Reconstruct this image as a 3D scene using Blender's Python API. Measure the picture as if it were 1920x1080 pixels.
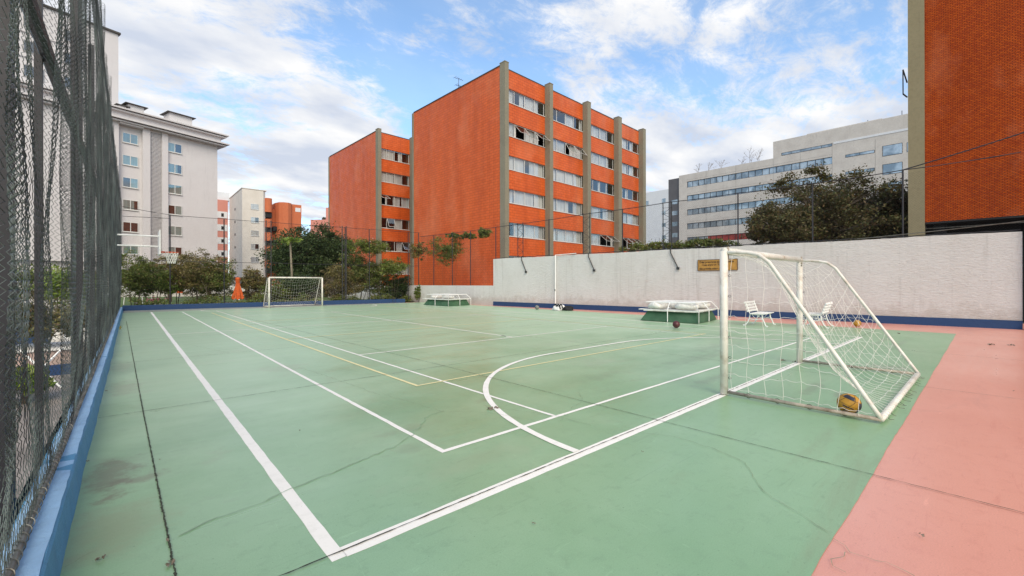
import bpy, math, random
import numpy as np
from mathutils import Vector, Matrix
for o in list(bpy.data.objects): bpy.data.objects.remove(o)
SC = bpy.context.scene
COL = SC.collection
R = math.radians
rng = np.random.default_rng(7)
random.seed(7)

# ------------------------------------------------------------------ camera
CAM_H, FPX, HOR, YAW, ROLL = 1.5, 804.0, 530.6, math.atan2(717, 804), 0.0021
cd = bpy.data.cameras.new('camera'); cam = bpy.data.objects.new('camera', cd); COL.objects.link(cam)
cd.sensor_width = 36; cd.lens = 36*FPX/1920; cd.shift_y = -(540-HOR)/1920
cd.clip_start = 0.05; cd.clip_end = 3000
cam.location = (0, 0, CAM_H)
cam.rotation_euler = (Matrix.Rotation(-YAW, 3, 'Z') @ Matrix.Rotation(R(90), 3, 'X') @ Matrix.Rotation(-ROLL, 3, 'Z')).to_euler()
SC.camera = cam

# measured helpers: a direction of the photograph to a point on the real plane it lies on
F2 = np.array([math.sin(YAW), math.cos(YAW)]); R2 = np.array([math.cos(YAW), -math.sin(YAW)])
def un(u, v):
    a, b = u-960, v-HOR; c, s = math.cos(ROLL), math.sin(ROLL)
    return c*a-s*b, s*a+c*b
def gnd(u, v, z=0.0):
    a, b = un(u, v); d = FPX*(CAM_H-z)/b; p = d*F2+a/FPX*d*R2; return (float(p[0]), float(p[1]), z)
def atd(u, v, d):
    a, b = un(u, v); w = d*(F2+a/FPX*R2); return (float(w[0]), float(w[1]), CAM_H-b*d/FPX)

# ------------------------------------------------------------------ render settings / light
SC.render.engine = 'CYCLES'
SC.view_settings.view_transform = 'Standard'; SC.view_settings.look = 'None'
SC.view_settings.exposure = 0.1; SC.view_settings.gamma = 1
SC.cycles.max_bounces = 8; SC.cycles.transparent_max_bounces = 16
SUN_EL, SUN_AZ = R(38), R(206)      # azimuth clockwise from +Y
sd = bpy.data.lights.new('sun', 'SUN'); so = bpy.data.objects.new('sun', sd); COL.objects.link(so)
sd.energy = 2.5; sd.angle = R(36); sd.color = (1, .90, .76)
sdir = Vector((math.sin(SUN_AZ)*math.cos(SUN_EL), math.cos(SUN_AZ)*math.cos(SUN_EL), math.sin(SUN_EL)))
so.rotation_euler = sdir.to_track_quat('Z', 'Y').to_euler(); so.location = (0, 0, 40)
W = bpy.data.worlds.new('World'); SC.world = W; W.use_nodes = True
nt = W.node_tree; nt.nodes.clear()
def N(t, **k):
    n = nt.nodes.new(t)
    for a, b in k.items(): setattr(n, a, b)
    return n
def L(a, b): nt.links.new(a, b)
def Mth(op, a, b=None, c=None, clamp=False):
    n = N('ShaderNodeMath', operation=op); n.use_clamp = clamp
    for i, x in enumerate((a, b, c)):
        if x is None: continue
        if isinstance(x, (int, float)): n.inputs[i].default_value = x
        else: L(x, n.inputs[i])
    return n.outputs[0]
out = N('ShaderNodeOutputWorld'); bg = N('ShaderNodeBackground'); L(bg.outputs[0], out.inputs[0])
sky = N('ShaderNodeTexSky', sky_type='NISHITA'); sky.sun_disc = False; sky.sun_elevation = SUN_EL; sky.sun_rotation = SUN_AZ
sky.air_density = 1.0; sky.dust_density = 0.6; sky.ozone_density = 2.0
tc = N('ShaderNodeTexCoord'); sx = N('ShaderNodeSeparateXYZ'); L(tc.outputs['Generated'], sx.inputs[0])
zz = Mth('ADD', Mth('MAXIMUM', sx.outputs[2], 0.0), 0.22)
cb = N('ShaderNodeCombineXYZ'); L(Mth('DIVIDE', sx.outputs[0], zz), cb.inputs[0]); L(Mth('DIVIDE', sx.outputs[1], zz), cb.inputs[1])
mp = N('ShaderNodeMapping'); mp.inputs['Rotation'].default_value = (0, 0, R(35)); mp.inputs['Scale'].default_value = (1.0, 1.5, 1); mp.inputs['Location'].default_value = (3.1, 1.7, 0)
L(cb.outputs[0], mp.inputs[0])
def noise(vec, sc, det=8, rough=.55, dist=0.0):
    n = N('ShaderNodeTexNoise'); n.inputs['Scale'].default_value = sc; n.inputs['Detail'].default_value = det
    n.inputs['Roughness'].default_value = rough; n.inputs['Distortion'].default_value = dist; L(vec, n.inputs['Vector']); return n.outputs[0]
n1 = noise(mp.outputs[0], 1.7, 12, .66, .5)
n2 = noise(mp.outputs[0], 7.5, 10, .72, .5)
den = Mth('ADD', Mth('MULTIPLY', n1, 2.3), Mth('MULTIPLY', n2, 1.3)); den = Mth('SUBTRACT', den, 1.25)
# cloud banks and clear patches, each in its own direction of the sky
def sdirection(u, v):
    a, b = un(u, v); w = Vector((F2[0]*FPX+a*R2[0], F2[1]*FPX+a*R2[1], -b)); return w.normalized()
for (u, v, ang, amp) in [(330, 70, 12, .34), (540, 120, 5, .20), (690, 230, 7, .34), (600, 330, 8, .28), (470, 330, 7, .2), (290, 170, 6, .15),
                         (1350, 80, 8, .16), (1140, 30, 5, .2), (1090, 180, 4, .34), (1290, 270, 7, .42), (1180, 230, 5, .2), (1560, 110, 5, .10), (1620, 210, 5, .40), (1420, 290, 8, .42), (1250, 370, 6, .25), (1500, 240, 5, .25),
                         (800, 110, 12, -.34), (1120, 120, 5, -.24), (640, 60, 5, -.22), (1230, 190, 5, -.34), (1480, 175, 6, -.34), (1350, 190, 4, -.2), (430, 220, 6, -.26), (240, 250, 5, -.10), (980, 60, 6, -.14), (1640, 40, 6, -.12), (1560, 30, 5, -.1)]:
    d = sdirection(u, v)
    dp = N('ShaderNodeVectorMath', operation='DOT_PRODUCT'); L(tc.outputs['Generated'], dp.inputs[0]); dp.inputs[1].default_value = d
    k = 1/(1-math.cos(R(ang)))
    den = Mth('ADD', den, Mth('MULTIPLY', Mth('POWER', 2.718, Mth('MULTIPLY', Mth('SUBTRACT', dp.outputs['Value'], 1), k)), amp))
cov = N('ShaderNodeMapRange'); cov.interpolation_type = 'SMOOTHSTEP'; L(den, cov.inputs[0])
cov.inputs[1].default_value = .36; cov.inputs[2].default_value = .92; cov.inputs[3].default_value = .14; cov.inputs[4].default_value = 1.0
n3 = noise(mp.outputs[0], 2.6, 6, .5, .1)
shd = N('ShaderNodeMapRange'); L(n3, shd.inputs[0]); shd.inputs[1].default_value = .38; shd.inputs[2].default_value = .62
cc = N('ShaderNodeMixRGB'); L(shd.outputs[0], cc.inputs[0]); cc.inputs[1].default_value = (.60, .66, .78, 1); cc.inputs[2].default_value = (.96, .955, .95, 1)
sk = N('ShaderNodeMixRGB', blend_type='MULTIPLY'); sk.inputs[0].default_value = 1; L(sky.outputs[0], sk.inputs[1]); sk.inputs[2].default_value = (1.75, 2.1, 2.2, 1)
SKY = 0.12
cs = N('ShaderNodeMixRGB', blend_type='MULTIPLY'); cs.inputs[0].default_value = 1; L(cc.outputs[0], cs.inputs[1]); cs.inputs[2].default_value = (1/SKY,)*3+(1,)
mx = N('ShaderNodeMixRGB'); L(cov.outputs[0], mx.inputs[0]); L(sk.outputs[0], mx.inputs[1]); L(cs.outputs[0], mx.inputs[2])
# bright warm veil round the sun, added out of view to light the scene
dp = N('ShaderNodeVectorMath', operation='DOT_PRODUCT'); L(tc.outputs['Generated'], dp.inputs[0]); dp.inputs[1].default_value = sdir
fill_veil = N('ShaderNodeMapRange'); fill_veil.interpolation_type = 'SMOOTHSTEP'; L(dp.outputs['Value'], fill_veil.inputs[0]); fill_veil.inputs[1].default_value = .45; fill_veil.inputs[2].default_value = 1.0; fill_veil.inputs[3].default_value = 0; fill_veil.inputs[4].default_value = 1
mv = N('ShaderNodeMixRGB'); L(fill_veil.outputs[0], mv.inputs[0]); L(mx.outputs[0], mv.inputs[1]); mv.inputs[2].default_value = (1.15/SKY, 1.1/SKY, 1.02/SKY, 1)
L(mv.outputs[0], bg.inputs[0]); bg.inputs[1].default_value = SKY

# ------------------------------------------------------------------ materials
MATS = {}
class MT:
    def __init__(s, name):
        s.m = bpy.data.materials.new(name); s.m.use_nodes = True; s.t = s.m.node_tree
        s.b = s.t.nodes['Principled BSDF']; s.out = s.t.nodes['Material Output']; MATS[name] = s.m
    def n(s, t, **k):
        x = s.t.nodes.new(t)
        for a, b in k.items(): setattr(x, a, b)
        return x
    def l(s, a, b): s.t.links.new(a, b)
    def co(s, scale=(1, 1, 1), kind='Object'):
        t = s.n('ShaderNodeTexCoord'); m = s.n('ShaderNodeMapping'); m.inputs['Scale'].default_value = scale
        s.l(t.outputs[kind], m.inputs[0]); return m.outputs[0]
    def noise(s, vec, sc, det=5, rough=.55, dist=0):
        x = s.n('ShaderNodeTexNoise'); x.inputs['Scale'].default_value = sc; x.inputs['Detail'].default_value = det
        x.inputs['Roughness'].default_value = rough; x.inputs['Distortion'].default_value = dist
        if vec is not None: s.l(vec, x.inputs['Vector'])
        return x.outputs[0]
    def rng(s, v, a, b, c=0, d=1, smooth=False):
        x = s.n('ShaderNodeMapRange'); s.l(v, x.inputs[0])
        if smooth: x.interpolation_type = 'SMOOTHSTEP'
        for i, q in enumerate((a, b, c, d)): x.inputs[i+1].default_value = q
        return x.outputs[0]
    def mix(s, f, a, b, mode='MIX'):
        x = s.n('ShaderNodeMixRGB', blend_type=mode)
        for i, q in enumerate((f, a, b)):
            if isinstance(q, (int, float)): x.inputs[i].default_value = q if i == 0 else (q, q, q, 1)
            elif isinstance(q, tuple): x.inputs[i].default_value = q+(1,) if len(q) == 3 else q
            else: s.l(q, x.inputs[i])
        return x.outputs[0]
    def bump(s, h, st, dist):
        x = s.n('ShaderNodeBump'); x.inputs['Strength'].default_value = st; x.inputs['Distance'].default_value = dist
        s.l(h, x.inputs['Height']); s.l(x.outputs[0], s.b.inputs['Normal'])
    def set(s, col=None, rough=.6, metal=0, spec=.5):
        if col is not None:
            if isinstance(col, tuple): s.b.inputs['Base Color'].default_value = col+(1,)
            else: s.l(col, s.b.inputs['Base Color'])
        s.b.inputs['Roughness'].default_value = rough; s.b.inputs['Metallic'].default_value = metal
        s.b.inputs['Specular IOR Level'].default_value = spec; return s.m
def simple(name, col, rough=.6, var=.18, sc=3.0, metal=0, spec=.5, bump=0.0, dirt=None, dsc=1.2):
    k = MT(name); v = k.co(); n = k.noise(v, sc, 6)
    c = k.mix(1.0, col, k.mix(k.rng(n, .3, .7), 1-var, 1+var*.4), 'MULTIPLY')
    if dirt: c = k.mix(k.rng(k.noise(v, dsc, 8, .65), .5, .78), c, dirt)
    if bump: k.bump(n, .5, bump)
    return k.set(c, rough, metal, spec)
def foliage(name, cols, rough=.55, trans=.25):
    k = MT(name); g = k.n('ShaderNodeNewGeometry'); r = k.n('ShaderNodeValToRGB'); k.l(g.outputs['Random Per Island'], r.inputs[0])
    e = r.color_ramp.elements; n = len(cols)
    for i, c in enumerate(cols):
        q = e[i] if i < 2 else e.new(i/(n-1)); q.position = i/(n-1); q.color = c+(1,)
    v = k.co(); c = k.mix(k.rng(k.noise(v, 1.3, 3), .3, .7), r.outputs[0], k.mix(1, r.outputs[0], (1.5, 1.35, 1.0), 'MULTIPLY'))
    k.set(c, rough, 0, .4)
    tr = k.n('ShaderNodeBsdfTranslucent'); k.l(c, tr.inputs[0]); m = k.n('ShaderNodeMixShader'); m.inputs[0].default_value = trans
    k.l(k.b.outputs[0], m.inputs[1]); k.l(tr.outputs[0], m.inputs[2]); k.l(m.outputs[0], k.out.inputs[0]); return k.m

BR_, DK_, PL_ = (.14, .10, .07), (.13, .16, .10), (.38, .42, .32)
STAINS = [(-.12, 4.55, .22, .55, .75, BR_), (.05, 4.35, .22, .12, .6, BR_), (-.05, 3.6, .35, .5, .35, (.22, .18, .10)), (-.05, 8.3, .3, .7, .4, (.25, .2, .16)), (-.1, 10.5, .25, .9, .35, (.25, .2, .16)),
          (3.4, 4.3, .22, .12, .45, (.17, .17, .09)), (2.15, 4.0, .5, .12, .3, (.2, .19, .12)), (1.9, 3.5, .3, .15, .25, BR_), (7.2, 1.7, .8, .12, .55, DK_), (6.8, 2.9, 1.1, .14, .5, DK_), (8.3, 3.9, 1.6, .3, .4, DK_), (10.2, 4.3, 1.6, .4, .35, DK_), (5.6, 4.2, .8, .25, .3, DK_),
          (9.9, 1.2, .5, .5, .55, (.16, .14, .10)), (7.0, 1.35, .35, .1, .6, (.17, .15, .11)), (13.8, 1.5, 1.8, .1, .4, DK_), (14.5, 1.9, 2.0, .08, .35, DK_), (4.8, 9.2, 1.4, .2, .2, DK_), (8.2, 7.2, 1.6, .3, .25, PL_), (6.6, 5.0, .7, .5, .3, PL_),
          (16.9, 4.0, 1.0, 1.6, .45, (.24, .25, .15)), (16.5, 7.0, .6, 3.0, .4, (.24, .25, .15)), (2.2, 2.9, 1.0, .25, .25, (.3, .33, .22)), (10.8, 2.6, .35, .12, .5, BR_), (2.0, 8.4, .5, .5, .25, (.32, .24, .2))]
def court_mat(name, base, light, dark, stain):
    k = MT(name); t = k.n('ShaderNodeTexCoord').outputs['Object']
    m1 = k.n('ShaderNodeMapping'); m1.inputs['Scale'].default_value = (1, 1, 1); k.l(t, m1.inputs[0]); v = m1.outputs[0]
    m2 = k.n('ShaderNodeMapping'); m2.inputs['Scale'].default_value = (.35, 1.6, 1); m2.inputs['Rotation'].default_value = (0, 0, R(-52)); k.l(t, m2.inputs[0]); vs = m2.outputs[0]
    a = k.noise(v, .45, 8, .6, .4); b = k.noise(v, 3.2, 8, .65); c = k.noise(vs, .9, 7, .65, .6); d = k.noise(v, 22, 6, .7)
    col = k.mix(k.rng(a, .32, .68), base, light)
    col = k.mix(k.rng(k.noise(v, 9, 9, .75), .52, .74, 0, .55), col, dark)
    col = k.mix(k.rng(c, .58, .74, 0, .4), col, stain)
    n5 = k.noise(v, .8, 5, .6, 1.2); col = k.mix(k.rng(n5, .62, .76, 0, .4), col, stain)
    sp = k.noise(v, 60, 2, .5); col = k.mix(k.rng(sp, .70, .74, 0, .5), col, tuple(x*.35 for x in dark))
    lt = k.noise(vs, 7, 5, .7, .5); col = k.mix(k.rng(lt, .66, .72, 0, .35), col, tuple(min(1, x*1.35) for x in light))
    col = k.mix(k.rng(k.noise(v, 130, 3, .7), .35, .65), k.mix(1, col, (.86, .86, .86), 'MULTIPLY'), col)
    m3 = k.n('ShaderNodeMapping'); m3.inputs['Scale'].default_value = (1.5, 14, 1); m3.inputs['Rotation'].default_value = (0, 0, R(25)); k.l(t, m3.inputs[0])
    scf = k.noise(m3.outputs[0], 1.6, 6, .7, 1.0); msk = k.noise(v, .7, 4, .6); col = k.mix(k.rng(scf, .60, .68, 0, .5), col, dark)
    m4 = k.n('ShaderNodeMapping'); m4.inputs['Scale'].default_value = (16, 2, 1); m4.inputs['Rotation'].default_value = (0, 0, R(-10)); k.l(t, m4.inputs[0])
    col = k.mix(k.rng(k.noise(m4.outputs[0], 1.3, 6, .7, 1.5), .64, .72, 0, .45), col, tuple(min(1, x*1.25) for x in light))
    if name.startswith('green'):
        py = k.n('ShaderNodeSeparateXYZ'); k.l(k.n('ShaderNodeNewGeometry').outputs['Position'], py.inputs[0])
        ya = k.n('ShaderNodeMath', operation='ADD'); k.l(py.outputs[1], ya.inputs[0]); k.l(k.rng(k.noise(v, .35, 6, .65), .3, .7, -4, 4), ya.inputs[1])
        col = k.mix(k.rng(ya.outputs[0], 1.5, 11, 0, .62, True), col, (.47, .635, .435))      # far court painted lighter, standing in for sky sheen at low angles
        gp = k.n('ShaderNodeNewGeometry').outputs['Position']; wob = k.noise(v, 4.5, 9, .72)
        for (x, y, rx, ry, amt, cst) in STAINS:
            mpn = k.n('ShaderNodeMapping', vector_type='TEXTURE'); mpn.inputs['Location'].default_value = (x, y, 0); mpn.inputs['Scale'].default_value = (rx, ry, 1); k.l(gp, mpn.inputs[0])
            ln = k.n('ShaderNodeVectorMath', operation='LENGTH'); sp_ = k.n('ShaderNodeVectorMath', operation='MULTIPLY'); k.l(mpn.outputs[0], sp_.inputs[0]); sp_.inputs[1].default_value = (1, 1, 0); k.l(sp_.outputs[0], ln.inputs[0])
            ad = k.n('ShaderNodeMath', operation='ADD'); k.l(ln.outputs['Value'], ad.inputs[0]); k.l(k.rng(wob, .3, .7, -.75, .75), ad.inputs[1])
            col = k.mix(k.rng(ad.outputs[0], .2, 1.0, amt*.75, 0, True), col, cst)
    k.set(col, .5, 0, .9); k.l(k.rng(c, .3, .7, .26, .44), k.b.inputs['Roughness']); k.bump(k.mix(.5, d, b), .12, .01); return k.m
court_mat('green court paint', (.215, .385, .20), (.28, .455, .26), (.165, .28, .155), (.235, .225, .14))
court_mat('pink court paint', (.70, .30, .22), (.78, .37, .28), (.58, .22, .17), (.40, .21, .17))
court_mat('bare far strip', (.34, .36, .29), (.42, .42, .35), (.22, .25, .19), (.25, .22, .18))
def line_mat(name, col, worn):
    k = MT(name); v = k.co(); n = k.noise(v, 9, 8, .7); c = k.mix(k.rng(n, .5, .8, 0, .55), col, worn)
    c = k.mix(k.rng(k.noise(v, 45, 4, .7), .64, .7, 0, .6), c, (.45, .42, .36)); return k.set(c, .55, 0, .3)
line_mat('white line paint', (.88, .85, .79), (.66, .64, .56)); line_mat('yellow line paint', (.80, .72, .40), (.62, .58, .36))
simple('joint dirt', (.05, .055, .035), .95, .6, 30)
simple('crack dirt', (.26, .31, .20), .95, .5, 20)
simple('crack patch', (.33, .48, .31), .8, .35, 9)
def plaster(name, col, stain, rough=.85, bsc=9, bd=.02, aniso=(1, 1, 4)):
    k = MT(name); v = k.co(); va = k.co(aniso)
    c = k.mix(k.rng(k.noise(v, .6, 8, .6), .35, .75, 0, .6), col, stain)
    drip = k.noise(k.co((3, 3, .25)), 1.3, 6, .6); c = k.mix(k.rng(drip, .58, .8, 0, .35), c, tuple(x*.62 for x in stain))
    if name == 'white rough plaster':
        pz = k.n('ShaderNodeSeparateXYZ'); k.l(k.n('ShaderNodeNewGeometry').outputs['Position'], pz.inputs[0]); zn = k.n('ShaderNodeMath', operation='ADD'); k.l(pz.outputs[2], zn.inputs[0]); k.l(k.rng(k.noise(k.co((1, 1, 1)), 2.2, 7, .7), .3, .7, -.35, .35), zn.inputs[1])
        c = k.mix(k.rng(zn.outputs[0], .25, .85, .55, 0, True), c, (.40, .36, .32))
        dn = k.noise(k.co((2.6, 2.6, .12)), 1.6, 7, .7); c = k.mix(k.rng(dn, .56, .72, 0, .5), c, (.40, .385, .36))
        c = k.mix(k.rng(k.noise(k.co((1, 1, 1)), .9, 4, .6, .5), .66, .74, 0, .3), c, (.46, .34, .33))
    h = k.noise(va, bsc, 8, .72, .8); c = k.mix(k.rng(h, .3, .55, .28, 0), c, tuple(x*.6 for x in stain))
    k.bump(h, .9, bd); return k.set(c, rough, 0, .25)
plaster('white rough plaster', (.66, .65, .635), (.56, .54, .51), bsc=7, bd=.05, aniso=(.8, .8, 4.5))
plaster('wall base blue', (.02, .055, .15), (.03, .06, .13), .6, 7, .01)
plaster('kerb blue', (.085, .27, .47), (.11, .25, .39), .55, 5, .02, (1, 1, 1)); plaster('kerb blue lit top', (.30, .50, .74), (.28, .42, .58), .6, 5, .02, (1, 1, 1))  # kerb top copy is lighter: light from above painted in, partly chalk
plaster('grey render', (.64, .62, .625), (.58, .555, .56), .9, 14, .003, (1, 1, 1))
plaster('dark grey render', (.13, .13, .14), (.10, .10, .11), .9, 14, .003, (1, 1, 1))
plaster('cream render', (.74, .69, .62), (.58, .53, .46), .9, 14, .003, (1, 1, 1))
plaster('white render', (.70, .72, .74), (.60, .62, .66), .9, 14, .003, (1, 1, 1))
plaster('pink render', (.62, .27, .22), (.50, .22, .18), .9, 14, .003, (1, 1, 1))
plaster('terracotta render', (.58, .17, .075), (.47, .14, .07), .8, 14, .003, (1, 1, 1))
plaster('raw concrete', (.26, .24, .18), (.19, .175, .135), .9, 6, .006, (1, 1, 1))
plaster('pale concrete panel', (.60, .57, .53), (.43, .40, .37), .9, 5, .006, (1, 1, 1))
plaster('olive concrete', (.285, .245, .15), (.24, .205, .125), .9, 6, .006, (1, 1, 1))
def tiles(name, ca, cb2, cm, sx_=.22, sy_=.075, spec=.25, mort=.014):
    k = MT(name); t = k.n('ShaderNodeTexCoord'); s = k.n('ShaderNodeSeparateXYZ'); k.l(t.outputs['Object'], s.inputs[0])
    a = k.n('ShaderNodeMath', operation='ADD'); k.l(s.outputs[0], a.inputs[0]); k.l(s.outputs[1], a.inputs[1])
    c = k.n('ShaderNodeCombineXYZ'); k.l(a.outputs[0], c.inputs[0]); k.l(s.outputs[2], c.inputs[1])
    b = k.n('ShaderNodeTexBrick'); k.l(c.outputs[0], b.inputs[0]); b.inputs['Scale'].default_value = 1
    b.inputs['Brick Width'].default_value = sx_; b.inputs['Row Height'].default_value = sy_; b.inputs['Mortar Size'].default_value = mort
    b.inputs['Color1'].default_value = ca+(1,); b.inputs['Color2'].default_value = cb2+(1,); b.inputs['Mortar'].default_value = cm+(1,)
    b.inputs['Mortar Smooth'].default_value = .4; b.inputs['Bias'].default_value = -.1
    v = k.co(); col = k.mix(k.rng(k.noise(v, .25, 6, .6), .35, .7, 0, .4), b.outputs[0], k.mix(1, b.outputs[0], (.8, .72, .7), 'MULTIPLY'))
    col = k.mix(k.rng(k.noise(k.co((1, 1, .12)), 1.1, 8, .65), .42, .75, 0, .75), col, k.mix(1, col, (.72, .68, .7), 'MULTIPLY')); col = k.mix(k.rng(k.noise(k.co((.6, .6, .35)), .5, 6, .6), .5, .72, 0, .35), col, (.72, .26, .13))  # pale pinkish patches paint the sky sheen into the tile colour
    k.bump(b.outputs['Fac'], .5, -.01); k.set(col, .5, 0, spec)
    rr = k.rng(k.noise(v, 1.2, 5), .3, .7, .34, .55); k.l(rr, k.b.inputs['Roughness']); return k.m
tiles('orange glazed tile', (.70, .135, .030), (.62, .110, .022), (.47, .085, .018), .52, .235, mort=.022)
tiles('orange glazed tile block', (.60, .105, .007), (.40, .052, .004), (.17, .026, .005), .17, .065, spec=.12, mort=.018)
simple('window frame white', (.68, .68, .66), .45, .12, 6)
simple('window frame grey', (.30, .30, .30), .45, .12, 6)
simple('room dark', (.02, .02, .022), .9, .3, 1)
def curtain_mat(name, col):
    k = MT(name); v = k.co((7, 7, .3)); n = k.noise(v, 1.0, 3); c = k.mix(k.rng(n, .3, .7), tuple(x*.72 for x in col), col)
    c = k.mix(k.rng(k.noise(k.co((.35, .35, .35)), 1.0, 2), .4, .6), c, k.mix(1, c, (.78, .8, .84), 'MULTIPLY')); return k.set(c, .85)
curtain_mat('curtain white', (.80, .79, .77)); curtain_mat('curtain green', (.30, .42, .40))
def glass(name, tint, transp=.62, rough=.03):
    k = MT(name); tr = k.n('ShaderNodeBsdfTransparent'); tr.inputs[0].default_value = tint+(1,)
    gl = k.n('ShaderNodeBsdfGlossy'); gl.inputs['Roughness'].default_value = rough
    m = k.n('ShaderNodeMixShader'); m.inputs[0].default_value = 1-transp; k.l(tr.outputs[0], m.inputs[1]); k.l(gl.outputs[0], m.inputs[2])
    gl.inputs[0].default_value = (.8, .85, .9, 1); k.l(m.outputs[0], k.out.inputs[0]); return k.m
glass('window glass', (.85, .88, .88), .80); glass('smoked glass', (.25, .28, .3), .72)
def mirror_glass(name, a, b):
    k = MT(name); v = k.co((.33, .33, .3)); n = k.noise(v, 1.1, 4, .5, .6)
    c = k.mix(k.rng(n, .42, .58), a, b); k.set(c, .12, .45, .5)
    k.bump(k.noise(k.co(), .8, 3), .12, .05); return k.m
mirror_glass('office glass', (.20, .24, .27), (.46, .50, .52)); mirror_glass('office red glass', (.30, .06, .06), (.42, .10, .09))
simple('dark steel', (.018, .018, .024), .5, .3, 8)
simple('mast steel', (.03, .03, .032), .55, .3, 8)
def wire_mat():
    k = MT('pvc wire'); v = k.co(); n = k.noise(v, 1.7, 4)
    c = k.mix(k.rng(n, .42, .68), (.018, .023, .024), (.19, .235, .22)); return k.set(c, .3, .1, .7)  # dark and pale patches paint shade and highlights into the wire
wire_mat(); simple('thin wire', (.025, .028, .03), .5, .3, 5)
simple('galvanised pipe', (.17, .17, .15), .45, .4, 12, .5, dirt=(.10, .07, .05))
simple('goal paint', (.74, .71, .64), .45, .12, 5, dirt=(.38, .27, .18), dsc=3.5)
simple('goal rusty paint', (.42, .36, .29), .65, .4, 9, dirt=(.10, .05, .03), dsc=5)
simple('net cord', (.82, .80, .74), .8, .15, 4); simple('hook wire', (.10, .09, .08), .5, .3, 8)
simple('white metal paint', (.82, .82, .80), .4, .08, 5); simple('bench white slat', (.84, .84, .82), .5, .1, 8, dirt=(.5, .47, .4), dsc=6)
simple('plinth dark green', (.035, .105, .05), .6, .3, 2.5, dirt=(.07, .12, .07), dsc=2)
simple('sand sack', (.72, .71, .67), .9, .3, 5, bump=.02, dirt=(.35, .31, .25), dsc=4)
simple('orange hoop', (.72, .10, .03), .5, .15, 6); simple('umbrella orange', (.72, .13, .025), .8, .25, 5)
simple('pergola wood', (.055, .035, .024), .8, .4, 8); simple('bark', (.12, .095, .07), .9, .4, 14, bump=.01); simple('pale bark', (.25, .22, .16), .9, .35, 14, bump=.01)
simple('dry twig', (.21, .17, .13), .9, .3, 9)
simple('ball maroon', (.085, .018, .022), .45, .3, 18, dirt=(.2, .06, .06), dsc=9); simple('ball grey', (.22, .22, .21), .6, .6, 25)
simple('ball yellow', (.55, .27, .02), .5, .15, 9, dirt=(.3, .16, .05), dsc=7); simple('ball navy', (.03, .032, .055), .45, .3, 9); simple('ball seam', (.08, .05, .02), .7, .1, 9)
simple('cloth white', (.72, .71, .70), .9, .2, 8, bump=.02); simple('cloth black', (.015, .015, .017), .9, .3, 8)
simple('sign yellow', (.44, .235, .045), .6, .3, 4, dirt=(.28, .15, .04), dsc=3); simple('sign ink', (.05, .02, .01), .7, .2, 9); simple('sign frame', (.14, .08, .04), .7, .3, 9)
simple('patio stone', (.30, .26, .235), .85, .35, 1.5, dirt=(.17, .15, .13)); simple('planter pink', (.50, .36, .32), .85, .25, 3, dirt=(.3, .25, .22))
simple('white pot', (.70, .69, .66), .6, .15, 5); simple('lawn', (.075, .13, .03), .95, .5, 6, bump=.03)
simple('asphalt ground', (.10, .10, .095), .95, .35, .3); simple('petal white', (.80, .70, .72), .8, .1, 5); simple('petal pink', (.60, .12, .25), .8, .2, 5)
simple('roof dark', (.07, .065, .06), .9, .3, 2)
foliage('leaf dark', [(0.016, 0.038, 0.014), (0.030, 0.061, 0.019), (0.047, 0.081, 0.024), (0.024, 0.046, 0.019), (0.068, 0.095, 0.030)])
foliage('leaf mid', [(0.060, 0.100, 0.024), (0.110, 0.170, 0.040), (0.170, 0.220, 0.056), (0.080, 0.100, 0.036), (0.200, 0.170, 0.070)])
foliage('leaf olive', [(0.085, 0.094, 0.034), (0.160, 0.160, 0.056), (0.206, 0.188, 0.075), (0.112, 0.085, 0.048), (0.244, 0.188, 0.094)])
foliage('leaf reddish', [(.045, .065, .022), (.085, .092, .034), (.115, .075, .042), (.05, .06, .026), (.13, .12, .05)])
foliage('leaf bright', [(0.078, 0.143, 0.026), (0.143, 0.234, 0.039), (0.208, 0.286, 0.065), (0.104, 0.130, 0.039)])
M = MATS

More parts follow.
